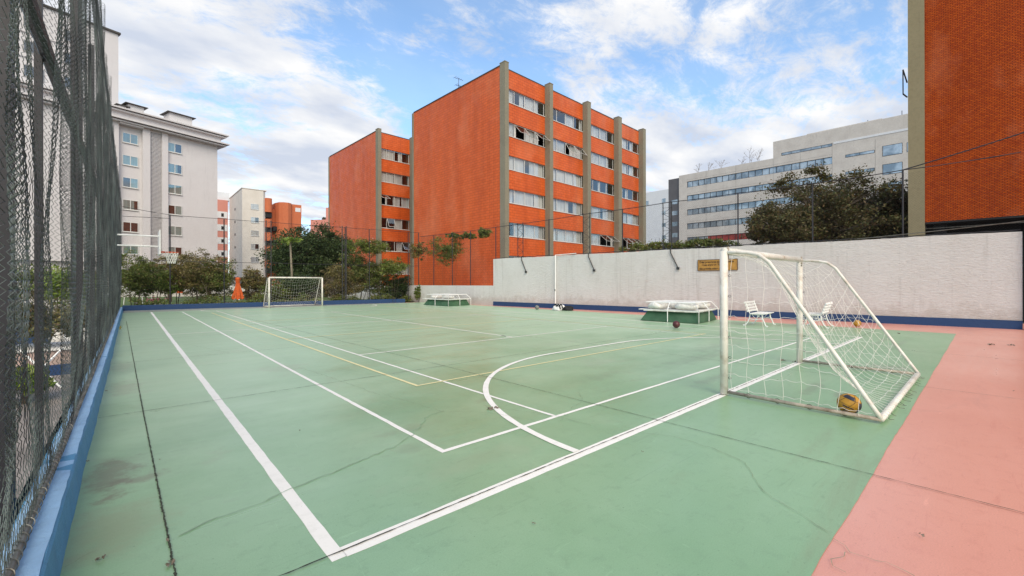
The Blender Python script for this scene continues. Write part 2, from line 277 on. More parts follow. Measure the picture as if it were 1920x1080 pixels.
# ------------------------------------------------------------------ mesh builder
class MB:
    def __init__(s): s.v = []; s.f = []; s.n = 0; s.smooth = False
    def add(s, V, Fs):
        V = np.asarray(V, float).reshape(-1, 3); s.v.append(V)
        for f in Fs: s.f.append(tuple(int(i)+s.n for i in f))
        s.n += len(V); return s
    def addq(s, V, Q):          # many quads as an array
        V = np.asarray(V, float).reshape(-1, 3); s.v.append(V); s.f.append(np.asarray(Q, int)+s.n); s.n += len(V); return s
    def box(s, a, b):
        x0, y0, z0 = a; x1, y1, z1 = b
        x0, x1 = min(x0, x1), max(x0, x1); y0, y1 = min(y0, y1), max(y0, y1); z0, z1 = min(z0, z1), max(z0, z1)
        V = [(x0, y0, z0), (x1, y0, z0), (x1, y1, z0), (x0, y1, z0), (x0, y0, z1), (x1, y0, z1), (x1, y1, z1), (x0, y1, z1)]
        return s.add(V, [(0, 3, 2, 1), (4, 5, 6, 7), (0, 1, 5, 4), (1, 2, 6, 5), (2, 3, 7, 6), (3, 0, 4, 7)])
    def beam(s, p, q, w, h, up=(0, 0, 1)):
        p = Vector(p); q = Vector(q); d = (q-p).normalized(); up = Vector(up)
        if abs(d.dot(up)) > .98: up = Vector((1, 0, 0))
        r = d.cross(up).normalized()*w/2; u = r.cross(d).normalized()*h/2
        V = [p-r-u, p+r-u, p+r+u, p-r+u, q-r-u, q+r-u, q+r+u, q-r+u]
        return s.add([tuple(x) for x in V], [(0, 1, 2, 3), (7, 6, 5, 4), (0, 4, 5, 1), (1, 5, 6, 2), (2, 6, 7, 3), (3, 7, 4, 0)])
    def poly(s, pts): return s.add(pts, [tuple(range(len(pts)))])
    def prism(s, pts, z0, z1):
        n = len(pts); V = [(x, y, z0) for x, y in pts]+[(x, y, z1) for x, y in pts]
        return s.add(V, [tuple(range(n-1, -1, -1)), tuple(range(n, 2*n))]+[(i, (i+1) % n, n+(i+1) % n, n+i) for i in range(n)])
    def tube(s, path, r, k=8, cap=True):
        P = [Vector(p) for p in path]; n = len(P); rr = r if hasattr(r, '__len__') else [r]*n
        V = []; ref = None
        for i in range(n):
            d = (P[min(i+1, n-1)]-P[max(i-1, 0)])
            d = d.normalized() if d.length > 1e-9 else Vector((0, 0, 1))
            if ref is None: ref = d.orthogonal().normalized()
            ref = (ref-d*ref.dot(d)); ref = ref.normalized() if ref.length > 1e-6 else d.orthogonal().normalized()
            b = d.cross(ref)
            for j in range(k):
                a = 2*math.pi*j/k; V.append(tuple(P[i]+(ref*math.cos(a)+b*math.sin(a))*rr[i]))
        Fs = [(i*k+j, i*k+(j+1) % k, (i+1)*k+(j+1) % k, (i+1)*k+j) for i in range(n-1) for j in range(k)]
        if cap: Fs += [tuple(range(k-1, -1, -1)), tuple((n-1)*k+j for j in range(k))]
        return s.add(V, Fs)
    def lathe(s, c, prof, k=24):
        V = []; n = len(prof)
        for r, z in prof:
            for j in range(k): a = 2*math.pi*j/k; V.append((c[0]+r*math.cos(a), c[1]+r*math.sin(a), c[2]+z))
        return s.add(V, [(i*k+j, i*k+(j+1) % k, (i+1)*k+(j+1) % k, (i+1)*k+j) for i in range(n-1) for j in range(k)]+[tuple(range(k-1, -1, -1)), tuple((n-1)*k+j for j in range(k))])
    def sphere(s, c, r, k=24, n=14, sc=(1, 1, 1)):
        return s.lathe_raw(c, [(math.sin(math.pi*i/n)*r, -math.cos(math.pi*i/n)*r) for i in range(n+1)], k, sc)
    def lathe_raw(s, c, prof, k, sc):
        V = []; n = len(prof)
        for r, z in prof:
            for j in range(k): a = 2*math.pi*j/k; V.append((c[0]+r*math.cos(a)*sc[0], c[1]+r*math.sin(a)*sc[1], c[2]+z*sc[2]))
        return s.add(V, [(i*k+j, i*k+(j+1) % k, (i+1)*k+(j+1) % k, (i+1)*k+j) for i in range(n-1) for j in range(k)])
    def leaves(s, C, size, aspect=1.9, jit=.4, bend=None):
        n = len(C); nd = rng.normal(size=(n, 3)); nd[:, 2] = np.abs(nd[:, 2])+.25; nd /= np.linalg.norm(nd, axis=1)[:, None]
        a = rng.normal(size=(n, 3)); t = np.cross(nd, a); t /= np.linalg.norm(t, axis=1)[:, None]; b = np.cross(nd, t)
        sz = size*(1+jit*rng.uniform(-1, 1, n))[:, None]
        T = t*sz*aspect/2; B = b*sz/2
        V = np.stack([C-T, C-B*.9+nd*sz*.08, C+T, C+B*.9+nd*sz*.08], 1).reshape(-1, 3)
        i = np.arange(n)[:, None]*4; return s.addq(V, i+np.array([[0, 1, 2, 3]]))
    def rot(s, c, ang, axis=(0, 0, 1)):
        Mx = np.array(Matrix.Rotation(ang, 3, Vector(axis))); c = np.array(c); s.v = [(v-c)@Mx.T+c for v in s.v]; return s
    def mesh(s, name, off=(0, 0, 0), rz=0):
        V = np.concatenate(s.v) if s.v else np.zeros((0, 3)); V = V-np.array(off)
        if rz:
            c, q = math.cos(-rz), math.sin(-rz); V = np.stack([c*V[:, 0]-q*V[:, 1], q*V[:, 0]+c*V[:, 1], V[:, 2]], 1)
        me = bpy.data.meshes.new(name)
        if any(isinstance(f, np.ndarray) for f in s.f):
            ls, lt, li = [], [], []; cur = 0
            for f in s.f:
                if isinstance(f, np.ndarray):
                    li.append(f.ravel()); ls.append(cur+np.arange(len(f))*f.shape[1]); lt.append(np.full(len(f), f.shape[1])); cur += f.size
                else: li.append(np.array(f)); ls.append(np.array([cur])); lt.append(np.array([len(f)])); cur += len(f)
            li = np.concatenate(li); ls = np.concatenate(ls); lt = np.concatenate(lt)
            me.vertices.add(len(V)); me.vertices.foreach_set('co', V.astype(np.float32).ravel())
            me.loops.add(len(li)); me.loops.foreach_set('vertex_index', li.astype(np.int32))
            me.polygons.add(len(ls)); me.polygons.foreach_set('loop_start', ls.astype(np.int32)); me.polygons.foreach_set('loop_total', lt.astype(np.int32))
            me.update(calc_edges=True)
        else: me.from_pydata([tuple(x) for x in V], [], s.f); me.update()
        if s.smooth: me.polygons.foreach_set('use_smooth', [True]*len(me.polygons))
        return me
def tag(o, label=None, cat=None, group=None, kind=None):
    if label: o['label'] = label
    if cat: o['category'] = cat
    if group: o['group'] = group
    if kind: o['kind'] = kind
    return o
def thing(name, label, cat, loc=(0, 0, 0), rz=0, group=None):
    o = bpy.data.objects.new(name, None); COL.objects.link(o); o.empty_display_size = .2
    o.location = loc; o.rotation_euler = (0, 0, rz); return tag(o, label, cat, group)
def build(mb, name, mat, parent=None, world=True, smooth=False, label=None):
    """parent None: own origin at the base. World-space vertices are moved into the thing's space unless world=False."""
    mb.smooth = smooth
    if parent is None:
        V = np.concatenate(mb.v); c = (float((V[:, 0].min()+V[:, 0].max())/2), float((V[:, 1].min()+V[:, 1].max())/2), float(V[:, 2].min()))
        me = mb.mesh(name, c); o = bpy.data.objects.new(name, me); o.location = c
    else:
        root = parent
        while root.parent: root = root.parent
        me = mb.mesh(name, tuple(root.location), root.rotation_euler[2]) if world else mb.mesh(name)
        o = bpy.data.objects.new(name, me); o.parent = parent
    me.materials.append(M[mat]); COL.objects.link(o)
    if label: o['label'] = label
    return o
def struct(mb, name, mat, label=None):
    o = build(mb, name, mat); o['kind'] = 'structure'
    if label: o['label'] = label
    return o
def copy_tree(o, parent=None):
    c = o.copy(); COL.objects.link(c); c.parent = parent
    for ch in list(o.children): copy_tree(ch, c)
    return c

# ------------------------------------------------------------------ ground, court and markings
ZG = -.02
struct(MB().poly([(-900, -900, ZG-.6), (900, -900, ZG-.6), (900, 900, ZG-.6), (-900, 900, ZG-.6)]), 'ground', 'asphalt ground')
WA, WB = np.array([20.87, 0.]), np.array([17.88, 23.])
wdir = (WB-WA)/np.linalg.norm(WB-WA); wn = np.array([-wdir[1], wdir[0]])      # wn points to the court (-x)
def wall_at(y): return WA+wdir*((y-WA[1])/wdir[1])
KA, KB = np.array([-.3, 32.0]), np.array([17.3, 30.1])
kd = (KB-KA)/np.linalg.norm(KB-KA); kn = np.array([-kd[1], kd[0]])           # kn points away from the court
def on_k(x): return KA+kd*((x-KA[0])/kd[0])
b = MB(); b.poly([(-.42, -8, 0), (24, -8, 0), (24, 34, 0), (-.42, 34, 0)]); struct(b, 'pavement', 'pink court paint')
b = MB(); b.poly([(-.6, .70, .004), (17.82, .70, .004), (17.72, 12, .004), (17.3, 29.9, .004), (-.6, 29.9, .004)])
b.poly([(-.6, -8, .004), (2.61, -8, .004), (2.61, .70, .004), (-.6, .70, .004)])
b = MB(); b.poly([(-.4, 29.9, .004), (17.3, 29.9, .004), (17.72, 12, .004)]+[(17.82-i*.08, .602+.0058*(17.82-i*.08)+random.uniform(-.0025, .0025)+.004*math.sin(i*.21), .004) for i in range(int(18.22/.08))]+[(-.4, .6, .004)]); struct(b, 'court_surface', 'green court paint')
b = MB(); p0, p1 = on_k(-.4), on_k(17.2); b.poly([(-.4, 29.7, .0048), (17.2, 29.6, .0048), (p1[0], p1[1], .0048), (p0[0], p0[1], .0048)]); struct(b, 'court_edge_strip', 'bare far strip')
ZL = .006
def strip(b, p, q, w, z=ZL, wob=.0):
    p = np.array(p, float); q = np.array(q, float); L_ = np.linalg.norm(q-p); d = (q-p)/L_; n = np.array([-d[1], d[0]])
    k = max(2, int(L_/.12)) if wob else 2
    for_ = np.linspace(0, 1, k); A = []; Bq = []
    for i, t in enumerate(for_):
        c = p+(q-p)*t; A.append(c+n*(w/2+(random.uniform(-wob, wob)))); Bq.append(c-n*(w/2+random.uniform(-wob, wob)))
    V = [(x[0], x[1], z) for x in A]+[(x[0], x[1], z) for x in Bq]; m = len(A)
    b.add(V, [(i, m+i, m+i+1, i+1) for i in range(m-1)])
def court_line(mat, segs, label, z=ZL):
    b = MB()
    for p, q, w in segs: strip(b, p, q, w, z, .003)
    return struct(b, 'court_line', mat, label)
YN, YF = 2.405, 29.4
court_line('white line paint', [((.845, YN-.045), (.845, YF), .08), ((14.9, YN-.045), (14.9, YF), .08)], 'white sidelines')
court_line('white line paint', [((.885, YN), (14.86, YN), .11), ((.885, YF), (14.86, YF), .08)], 'white goal lines', ZL)
court_line('white line paint', [((2.075, 3.225), (2.075, 28.5), .05), ((13.62, 3.225), (13.62, 28.5), .05), ((3.56, 3.275), (3.56, 28.5), .045), ((12.2, 3.275), (12.2, 28.5), .045)], 'inner white lines', ZL+.001)
court_line('white line paint', [((2.05, 3.25), (13.64, 3.25), .05), ((2.05, 28.5), (13.64, 28.5), .05), ((3.58, 8.8), (12.18, 8.8), .055), ((3.58, 23.1), (12.18, 23.1), .08), ((.89, 16.1), (14.86, 16.1), .07), ((7.88, 8.82), (7.88, 23.08), .06), ((7.88, 9.1), (7.88, 9.3), .09)], 'white cross lines', ZL+.002)
court_line('yellow line paint', [((3.12, 5.55), (3.12, 26.5), .05), ((12.53, 5.55), (12.53, 26.5), .05), ((3.14, 5.58), (12.51, 5.58), .045), ((3.14, 26.5), (12.51, 26.5), .045), ((3.14, 12.65), (12.51, 12.65), .06), ((3.14, 19.3), (12.51, 19.3), .07)], 'yellow lines', ZL+.003)
def arc_path(sg, y0):
    P = [(6.7+3.75*math.cos(a), y0+sg*3.75*math.sin(a)) for a in np.linspace(math.pi, math.pi/2, 40)]
    P += [(9.06+3.75*math.cos(a), y0+sg*3.75*math.sin(a)) for a in np.linspace(math.pi/2, 0, 40)]; return P
b = MB()
for sg, y0 in ((1, YN+.05), (-1, YF-.05)):
    P = np.array(arc_path(sg, y0)); d = np.gradient(P, axis=0); d /= np.linalg.norm(d, axis=1)[:, None]; n = np.stack([-d[:, 1], d[:, 0]], 1)
    wq = .038+rng.uniform(-.003, .003, len(P)); A = P+n*wq[:, None]; Bq = P-n*wq[:, None]; m = len(P)
    b.add([(x, y, ZL+.004) for x, y in np.concatenate([A, Bq])], [(i, i+1, m+i+1, m+i) for i in range(m-1)])
struct(b, 'court_line', 'white line paint', 'white goal area arcs')
# slab joints and cracks
b = MB()
def wiggle(b, pts, w, z, amp=.006, step=.05):
    P = [np.array(p[:2]) for p in pts]; Q = []
    for p, q in zip(P[:-1], P[1:]):
        k = max(2, int(np.linalg.norm(q-p)/step)); Q += [p+(q-p)*t for t in np.linspace(0, 1, k, endpoint=False)]
    Q.append(P[-1]); Q = np.array(Q); Q = Q+rng.normal(scale=amp, size=Q.shape)
    d = np.gradient(Q, axis=0); d /= np.linalg.norm(d, axis=1)[:, None]+1e-9; n = np.stack([-d[:, 1], d[:, 0]], 1)
    ww = (w/2)*(1+rng.uniform(-.6, .5, len(Q)))[:, None]; m = len(Q)
    b.add([(x, y, z) for x, y in np.concatenate([Q+n*ww, Q-n*ww])], [(i, i+1, m+i+1, m+i) for i in range(m-1)])
wiggle(b, [(.21, .3), (.17, 3.0), (.11, 7), (-.1, 23)], .010, .0115, .002, .012)
wiggle(b, [(.17, 2.6), (.2, 1.6)], .022, .0116, .003, .012)
for x in (4.25, 8.4, 12.6): wiggle(b, [(x+.12, -6), (x-.02, 6.6), (x-.35, 17), (x-.6, 25)], .007, .0115, .002, .04)
for y, sk in ((2.418, .0), (6.62, -.004), (10.9, -.006), (15.1, -.006), (19.4, -.006), (23.6, -.006)):
    wiggle(b, [(-.27, y), (17.2, y+sk*17)], .008, .0115, .0015, .04)
struct(b, 'slab_joints', 'joint dirt')
b = MB()
G = lambda *q: [gnd(*p)[:2] for p in q]
for pts in [G((715, 740), (760, 752), (830, 773), (920, 775), (1000, 790)), G((560, 690), (600, 702), (640, 716), (712, 742)), G((1195, 812), (1260, 820), (1330, 840), (1400, 870), (1412, 900), (1440, 930), (1560, 1005)),
            G((1565, 1014), (1600, 1040), (1720, 1080)), G((360, 648), (395, 655), (430, 662)), G((364, 687), (400, 684), (440, 682)), G((1085, 735), (1093, 752), (1070, 768)), G((1580, 1035), (1560, 1052), (1580, 1078)),
            G((905, 762), (1045, 782), (1110, 800)), G((120, 1068), (150, 1050), (178, 1036))]:
    wiggle(b, pts, .003, .0118, .010, .05)
struct(b, 'slab_cracks', 'crack dirt')
b = MB()
for pts, w in [(G((330, 1005), (400, 975), (470, 952), (530, 925), (640, 880), (740, 838), (775, 818), (800, 780), (830, 772)), .03), (G((1085, 795), (1060, 780), (1050, 790)), .02)]: wiggle(b, pts, w*.35, .0112, .016, .05)
struct(b, 'crack_patches', 'crack patch')
# leaf litter crumbs on the court
b = MB()
for u, v, r in [(187, 1053, .022), (313, 1017, .02), (320, 1061, .02), (316, 1064, .022), (918, 768, .05), (930, 767, .035), (922, 769, .03), (1470, 677, .05), (1490, 680, .04), (300, 865, .008), (562, 810, .01), (1000, 985, .012), (200, 735, .02), (165, 868, .015), (1205, 850, .01), (1900, 735, .015), (1730, 1008, .02), (1685, 626, .05), (1860, 647, .06), (1895, 648, .05)]:
    c = np.array(gnd(u, v)); nn = 7
    C = c+rng.normal(scale=r*.5, size=(nn, 3))*[1, 1, 0]+[0, 0, .018]; b.leaves(C, r*.6, 1.8)
build(b, 'litter', 'dry twig')['kind'] = 'stuff'
# blue kerb under the left fence, wavy hand-made face
def kerb(name, P, Q, nrm, prof, mat, label, wob=.01):
    P = np.array(P); Q = np.array(Q); L_ = np.linalg.norm(Q-P); k = int(L_/.12); V = []; m = len(prof)
    t = np.linspace(0, 1, k); nz = np.convolve(rng.normal(size=k+20), np.ones(7)/7, 'same')[10:10+k]
    for i in range(k):
        c = P+(Q-P)*t[i]
        for j, (o, z) in enumerate(prof):
            oo = o+(nz[i]*wob*1.6+random.uniform(-.3, .3)*wob*.4 if 0 < j < m-1 else nz[i]*wob); V.append((c[0]+nrm[0]*oo, c[1]+nrm[1]*oo, z+(nz[(i+5) % k]*wob*.5 if 0 < j < m-1 else 0)))
    b = MB(); b.add(V, [(i*m+j, (i+1)*m+j, (i+1)*m+j+1, i*m+j+1) for i in range(k-1) for j in range(m-1)]); b.add(V[:m], [tuple(range(m))]); b.add(V[-m:], [tuple(range(m-1, -1, -1))])
    o = build(b, name, mat, smooth=False); return tag(o, label, 'kerb')
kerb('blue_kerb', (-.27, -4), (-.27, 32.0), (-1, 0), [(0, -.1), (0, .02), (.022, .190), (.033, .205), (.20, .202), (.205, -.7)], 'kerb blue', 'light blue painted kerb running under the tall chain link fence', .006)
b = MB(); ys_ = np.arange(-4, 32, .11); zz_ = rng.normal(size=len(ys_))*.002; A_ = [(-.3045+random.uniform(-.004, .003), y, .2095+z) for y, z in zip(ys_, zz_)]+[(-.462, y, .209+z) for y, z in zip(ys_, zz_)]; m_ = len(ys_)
b.add(A_, [(i, i+1, m_+i+1, m_+i) for i in range(m_-1)]); o = build(b, 'kerb_lit_top', 'kerb blue lit top', [q for q in COL.objects if q.name == 'blue_kerb'][0]); o['label'] = 'chalky blue top of the kerb with the light from above painted in'
kerb('blue_kerb', KA, on_k(15.9), kn, [(0, -.05), (0, .02), (0, .27), (.02, .29), (.2, .29), (.22, -.7)], 'wall base blue', 'dark blue low kerb along the far end of the court', .006)

# ------------------------------------------------------------------ right white wall with low far part
def wall_prism(b, y0, y1, z0, z1, o0, o1):
    p, q = wall_at(y0), wall_at(y1); c = [p+wn*o0, q+wn*o0, q+wn*o1, p+wn*o1]; b.prism([tuple(x) for x in c], z0, z1)
yw0, yw1 = -.62, 22.05
t = thing('white_wall', 'tall rough white plaster wall with a dark blue base along the right of the court', 'wall', (*wall_at(10), 0))
b = MB(); k = 140; V = []
for i in range(k):
    y = yw0+(yw1-yw0)*i/(k-1); p = wall_at(y); zt = 3.09+.012*math.sin(y*1.3)+random.uniform(-.006, .006)
    for o, z in ((0, .28), (0, zt), (-.18, zt), (-.18, -.6)): q = p+wn*o; V.append((q[0], q[1], z))
b.add(V, [(i*4+j, i*4+j+1, (i+1)*4+j+1, (i+1)*4+j) for i in range(k-1) for j in range(3)]); b.add(V[:4], [(0, 1, 2, 3)]); b.add(V[-4:], [(3, 2, 1, 0)])
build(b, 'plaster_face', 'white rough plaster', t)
b = MB(); k = 260; V = []
for i in range(k):
    y = yw0+(yw1-yw0)*i/(k-1); p = wall_at(y); zt = .275+random.uniform(-.004, .004)+.006*math.sin(y*2.3)
    for o, z in ((.022, -.3), (.022, zt-.008), (.012, zt), (-.1, zt+.001)): q = p+wn*o; V.append((q[0], q[1], z))
b.add(V, [(i*4+j, (i+1)*4+j, (i+1)*4+j+1, i*4+j+1) for i in range(k-1) for j in range(3)]); build(b, 'painted_base', 'wall base blue', t)
b = MB(); wall_prism(b, 22.06, 45, -.6, 1.33, -.02, -.2)
tag(build(b, 'low_wall', 'white rough plaster'), 'low white plaster wall beyond the end of the tall wall', 'wall')
b = MB(); wall_prism(b, -.72, -8, -.02, .22, .25, -.1); o = build(b, 'blue_kerb', 'wall base blue'); tag(o, 'short blue kerb block at the near end of the white wall', 'kerb')
b = MB(); wall_prism(b, -.95, -8, .2, 3.0, .0, -.15)

# wall fence posts, rails, mesh
def grid_mesh(b, P, Q, z0f, z1f, cell, r, sag=0.0, k=3, amp=0.0, zig=True):
    """chain link between two ground points: vertical zigzag strands"""
    P = np.array(P, float); Q = np.array(Q, float); L_ = np.linalg.norm(Q-P); d = (Q-P)/L_; n = np.array([-d[1], d[0]])
    S = int(L_/cell); ss = (np.arange(S)+.5)*cell
    z0 = z0f; z1 = z1f; Nn = int((z1-z0)/(cell/2))+1; zs = z0+np.arange(Nn)*cell/2
    sgn = np.where((np.arange(Nn) % 2) == 0, 1., -1.)
    A = ss[:, None]+sgn[None, :]*cell/2*.98; Z = np.broadcast_to(zs[None, :], A.shape).copy()
    off = sgn[None, :]*r*.9+np.zeros_like(A)
    if amp: off = off+amp(A, Z)
    X = P[0]+d[0]*A+n[0]*off; Y = P[1]+d[1]*A+n[1]*off
    C = np.stack([X, Y, Z], -1)
    ang = np.arange(k)*2*math.pi/k
    dirs = np.stack([np.array([n[0]*math.cos(a)+d[0]*math.sin(a), n[1]*math.cos(a)+d[1]*math.sin(a), -.0]) for a in ang])
    V = C[:, :, None, :]+dirs[None, None]*r
    idx = np.arange(S*Nn*k).reshape(S, Nn, k); a0 = idx[:, :-1, :]; a1 = idx[:, 1:, :]
    Qd = np.stack([a0, np.roll(a0, -1, 2), np.roll(a1, -1, 2), a1], -1).reshape(-1, 4)
    b.addq(V.reshape(-1, 3), Qd); return C
t = thing('wall_fence', 'black chain link fence standing on top of the tall white wall', 'fence', (*wall_at(10), 3.09))
b = MB(); a_, c_ = wall_at(-.6)-wn*.09, wall_at(31.2)-wn*.09
grid_mesh(b, wall_at(-.6)-wn*.09, wall_at(22.05)-wn*.09, 3.12, 5.42, .085, .0036); build(b, 'chain_link', 'thin wire', t)
b = MB(); grid_mesh(b, wall_at(22.1)-wn*.09, wall_at(29.9)-wn*.09, 1.35, 5.2, .085, .0045); build(b, 'chain_link', 'thin wire', t)
for y, z0, z1 in [(24.3, 1.3, 5.15), (26.2, 1.3, 5.15), (28.3, 1.3, 5.15), (21.9, 1.4, 5.2), (17.6, 3.05, 5.3), (12.9, 3.05, 5.38), (7.45, 3.05, 5.44), (4.77, 3.05, 5.46), (2.13, 3.05, 5.52)]:
    p = wall_at(y)-wn*.09; b = MB().tube([(p[0], p[1], z0), (p[0], p[1], z1)], .028, 8); build(b, 'post', 'dark steel', t, smooth=False)
yy = [(-.6, 5.6), (2.13, 5.52), (4.77, 5.45), (7.45, 5.44), (10.38, 5.42), (14.9, 5.34), (21.9, 5.2), (30, 5.15)]
def sagline(pts, sag, n=8):
    out_ = []
    for (p, q) in zip(pts[:-1], pts[1:]):
        for i in range(n): s_ = i/n; out_.append(tuple(np.array(p)*(1-s_)+np.array(q)*s_-np.array([0, 0, sag*4*s_*(1-s_)])))
    out_.append(tuple(pts[-1])); return out_
b = MB().tube(sagline([(*(wall_at(y)-wn*.09), z) for y, z in yy], .03), .017, 5); build(b, 'top_wire', 'dark steel', t)
b = MB().tube([(*(wall_at(y)-wn*.09), 3.14+.012*math.sin(y*9)) for y in np.arange(-.6, 22, .25)], .017, 5); build(b, 'bottom_wire', 'dark steel', t)
def truss(y, foot):
    p = wall_at(y)-wn*.10; q = wall_at(y+.42)-wn*.10; r = MB()
    tt = thing('lattice_mast', None, 'mast', (p[0], p[1], 3.0))
    zt = 5.4 if y < 18 else 5.3
    for s_ in (p, q): build(MB().tube([(s_[0], s_[1], 3.1 if s_ is q else 2.9), (s_[0], s_[1], zt)], .024, 6), 'upright', 'mast steel', tt)
    z = 3.2; f = 0
    while z < zt-.3:
        a, c = (p, q) if f else (q, p); r.tube([(a[0], a[1], z), (c[0], c[1], z+.28)], .010, 4); r.tube([(c[0], c[1], z+.28), (a[0], a[1], z+.28)], .008, 4); z += .28; f = 1-f
    build(r, 'lattice', 'mast steel', tt)
    p1 = wall_at(y)+wn*.05; p2 = wall_at(y-foot*.35)+wn*.04
    build(MB().tube([(p[0], p[1], 3.2), (p1[0], p1[1], 3.12), (p1[0], p1[1], 2.95), (p2[0], p2[1], 2.2)], .026, 6), 'bent_foot', 'mast steel', tt)
    build(MB().box((p2[0]-.05, p2[1]-.06, 2.12), (p2[0]+.02, p2[1]+.06, 2.24)), 'base_plate', 'mast steel', tt)
    return tt
for y, lab in [(19.6, 'lattice mast on the white wall nearest the corner pillar of the big orange building'), (14.85, 'lattice mast on the white wall in front of the middle pillars of the orange building'), (10.35, 'lattice mast on the white wall beside the dark grey edge of the office block')]:
    tag(truss(y, 1), lab, None, 'lattice masts on the white wall')
# corner post right edge and cables
t = thing('corner_post', 'thick black post at the near end of the white wall', 'post', (*wall_at(-.78), 0))
p = wall_at(-.78)+wn*.06
build(MB().tube([(p[0], p[1], 0), (p[0], p[1], 5.35)], .085, 12), 'shaft', 'dark steel', t); build(MB().lathe((p[0], p[1], 5.35), [(.1, 0), (.1, .05), (.03, .09)], 12), 'cap', 'dark steel', t)
q0 = (*(wall_at(2.13)-wn*.09), 5.52); q1 = atd(2050, 205, 13.0)
tag(build(MB().tube(sagline([q0, q1], .04, 10), .02, 6), 'overhead_cable', 'dark steel'), 'black cable rising to the right edge from the last wall fence post', 'cable')
q0 = (*(wall_at(3.4)+wn*.0), 3.13); q1 = (*(wall_at(-.8)+wn*.06), 3.42)
tag(build(MB().tube(sagline([q0, q1], .02, 6), .014, 6), 'overhead_cable', 'galvanised pipe'), 'pale thin cable lying along the top of the wall at its near end', 'cable')

# ------------------------------------------------------------------ far fence
t = thing('far_fence', 'black chain link fence with thin posts along the far end of the court', 'fence', (*(on_k(8)+kn*.1), .28))
b = MB(); grid_mesh(b, on_k(-.3)+kn*.1, on_k(16.6)+kn*.1, .3, 5.5, .085, .0030); build(b, 'chain_link', 'thin wire', t)
for x in (1.75, 4.35, 13.2, 11.5, 17.05, 16.2): p = on_k(x)+kn*.1; build(MB().tube([(*p, .25), (*p, 5.5)], .032, 8), 'post', 'dark steel', t)
for z in (5.5, 2.85): build(MB().tube(sagline([(*(on_k(x)+kn*.1), z+(.14 if x < 1.8 and z > 4 else 0)*(1.8-x)) for x in (-.3, 1.75, 4.35, 6.7, 11.5, 13.2, 17)], .02 if z > 4 else .03, 6), .014, 5), 'rail_wire', 'dark steel', t)
build(MB().tube([(*(on_k(-.3)+kn*.1), 5.25), (*(on_k(1.75)+kn*.1), 5.3)], .014, 5), 'rail_wire', 'dark steel', t)
for x, lab in ((6.6, 'double post mast in the far fence behind the far goal'), (11.3, 'double post mast in the far fence right of the far goal')):
    p, q = on_k(x)+kn*.1, on_k(x+.28)+kn*.1; m = thing('lattice_mast', lab, 'mast', (*p, .28), 0, 'lattice masts in the far fence')
    for s_ in (p, q): build(MB().tube([(*s_, .28), (*s_, 5.6)], .03, 6), 'upright', 'mast steel', m)
    r = MB(); z = .5
    while z < 5.3: r.tube([(*p, z), (*q, z+.3)], .010, 4); z += .3
    build(r, 'lattice', 'mast steel', m)

# ------------------------------------------------------------------ tall left chain link fence
XF = -.40
class Fold:
    def __init__(s):
        s.k = [(rng.uniform(.8, 7), rng.uniform(-.6, .6), rng.uniform(0, 6.3), rng.uniform(.004, .012)) for _ in range(14)]
        s.r = [(rng.uniform(5, 13), rng.uniform(-1.6, 1.6), rng.uniform(0, 6.3), rng.uniform(.009, .019)) for _ in range(7)]
        s.b = [(rng.uniform(.15, .6), rng.uniform(-.3, .5), rng.uniform(0, 6.3), rng.uniform(.008, .018)) for _ in range(6)]
    def __call__(s, A, Z):
        y = A; r = np.zeros_like(A)
        for ky, kz, ph, am in s.k: r += am*np.sin(y*ky+Z*kz+ph)
        for ky, kz, ph, am in s.b: r += am*np.sin(y*ky+Z*kz+ph)
        r = np.where(r > 0, r*1.5, r*.7)
        env = np.clip((Z-.28)/1.2, 0, 1)*np.clip((6.3-Z)/1.0, .25, 1)
        env2 = np.clip(.18+(Z-.3)/1.3, .18, 1)
        r = r*env+.012*env
        for ky, kz, ph, am in s.r: r += env2*am*np.sin(y*ky+Z*kz+ph+.6*np.sin(Z*1.7+ph))
        r = np.clip(r, -.105, .085)
        return r+rng.normal(scale=.0015, size=A.shape)
fold = Fold()
t = thing('tall_fence', 'tall dark chain link fence with loose sagging mesh along the left of the court', 'fence', (XF, 14, .22))
b = MB(); grid_mesh(b, (XF, 33.0), (XF, -.5), .235, 6.38, .042, .0022, amp=fold); build(b, 'chain_link', 'pvc wire', t, smooth=True)
build(MB().tube([(XF+.0+.003*math.sin(y*3), y, .232+.006*math.sin(y*2.1)) for y in np.arange(-1.5, 32, .4)], .019, 10), 'bottom_pipe', 'galvanised pipe', t, smooth=True)
r = MB(); r.tube([(XF+.0235*math.cos(a), .8+a*.0142, .232+.0235*math.sin(a)+.006*math.sin((.8+a*.0142)*2.1)) for a in np.arange(0, 1350, .62)], .0027, 4)
build(r, 'tie_wires', 'galvanised pipe', t)
build(MB().tube([(XF-.02, -1.5, 6.39), (XF-.02, 32.0, 6.39)], .02, 8), 'top_pipe', 'dark steel', t)
for y, w in [(3.9, .075), (5.36, .03), (9.0, .075), (12.2, .06), (15.2, .06), (19, .06), (23.5, .06), (28, .06), (32.1, .06)]:
    build(MB().box((XF-.165-w, y-w, -.5), (XF-.165+w*.6, y+w, 6.35)), 'post', 'dark steel', t)
build(MB().tube([(XF-.115, -1, 3.38), (XF-.115, 8.9, 3.46), (XF-.115, 32, 3.5)], .048, 8), 'middle_rail', 'dark steel', t)


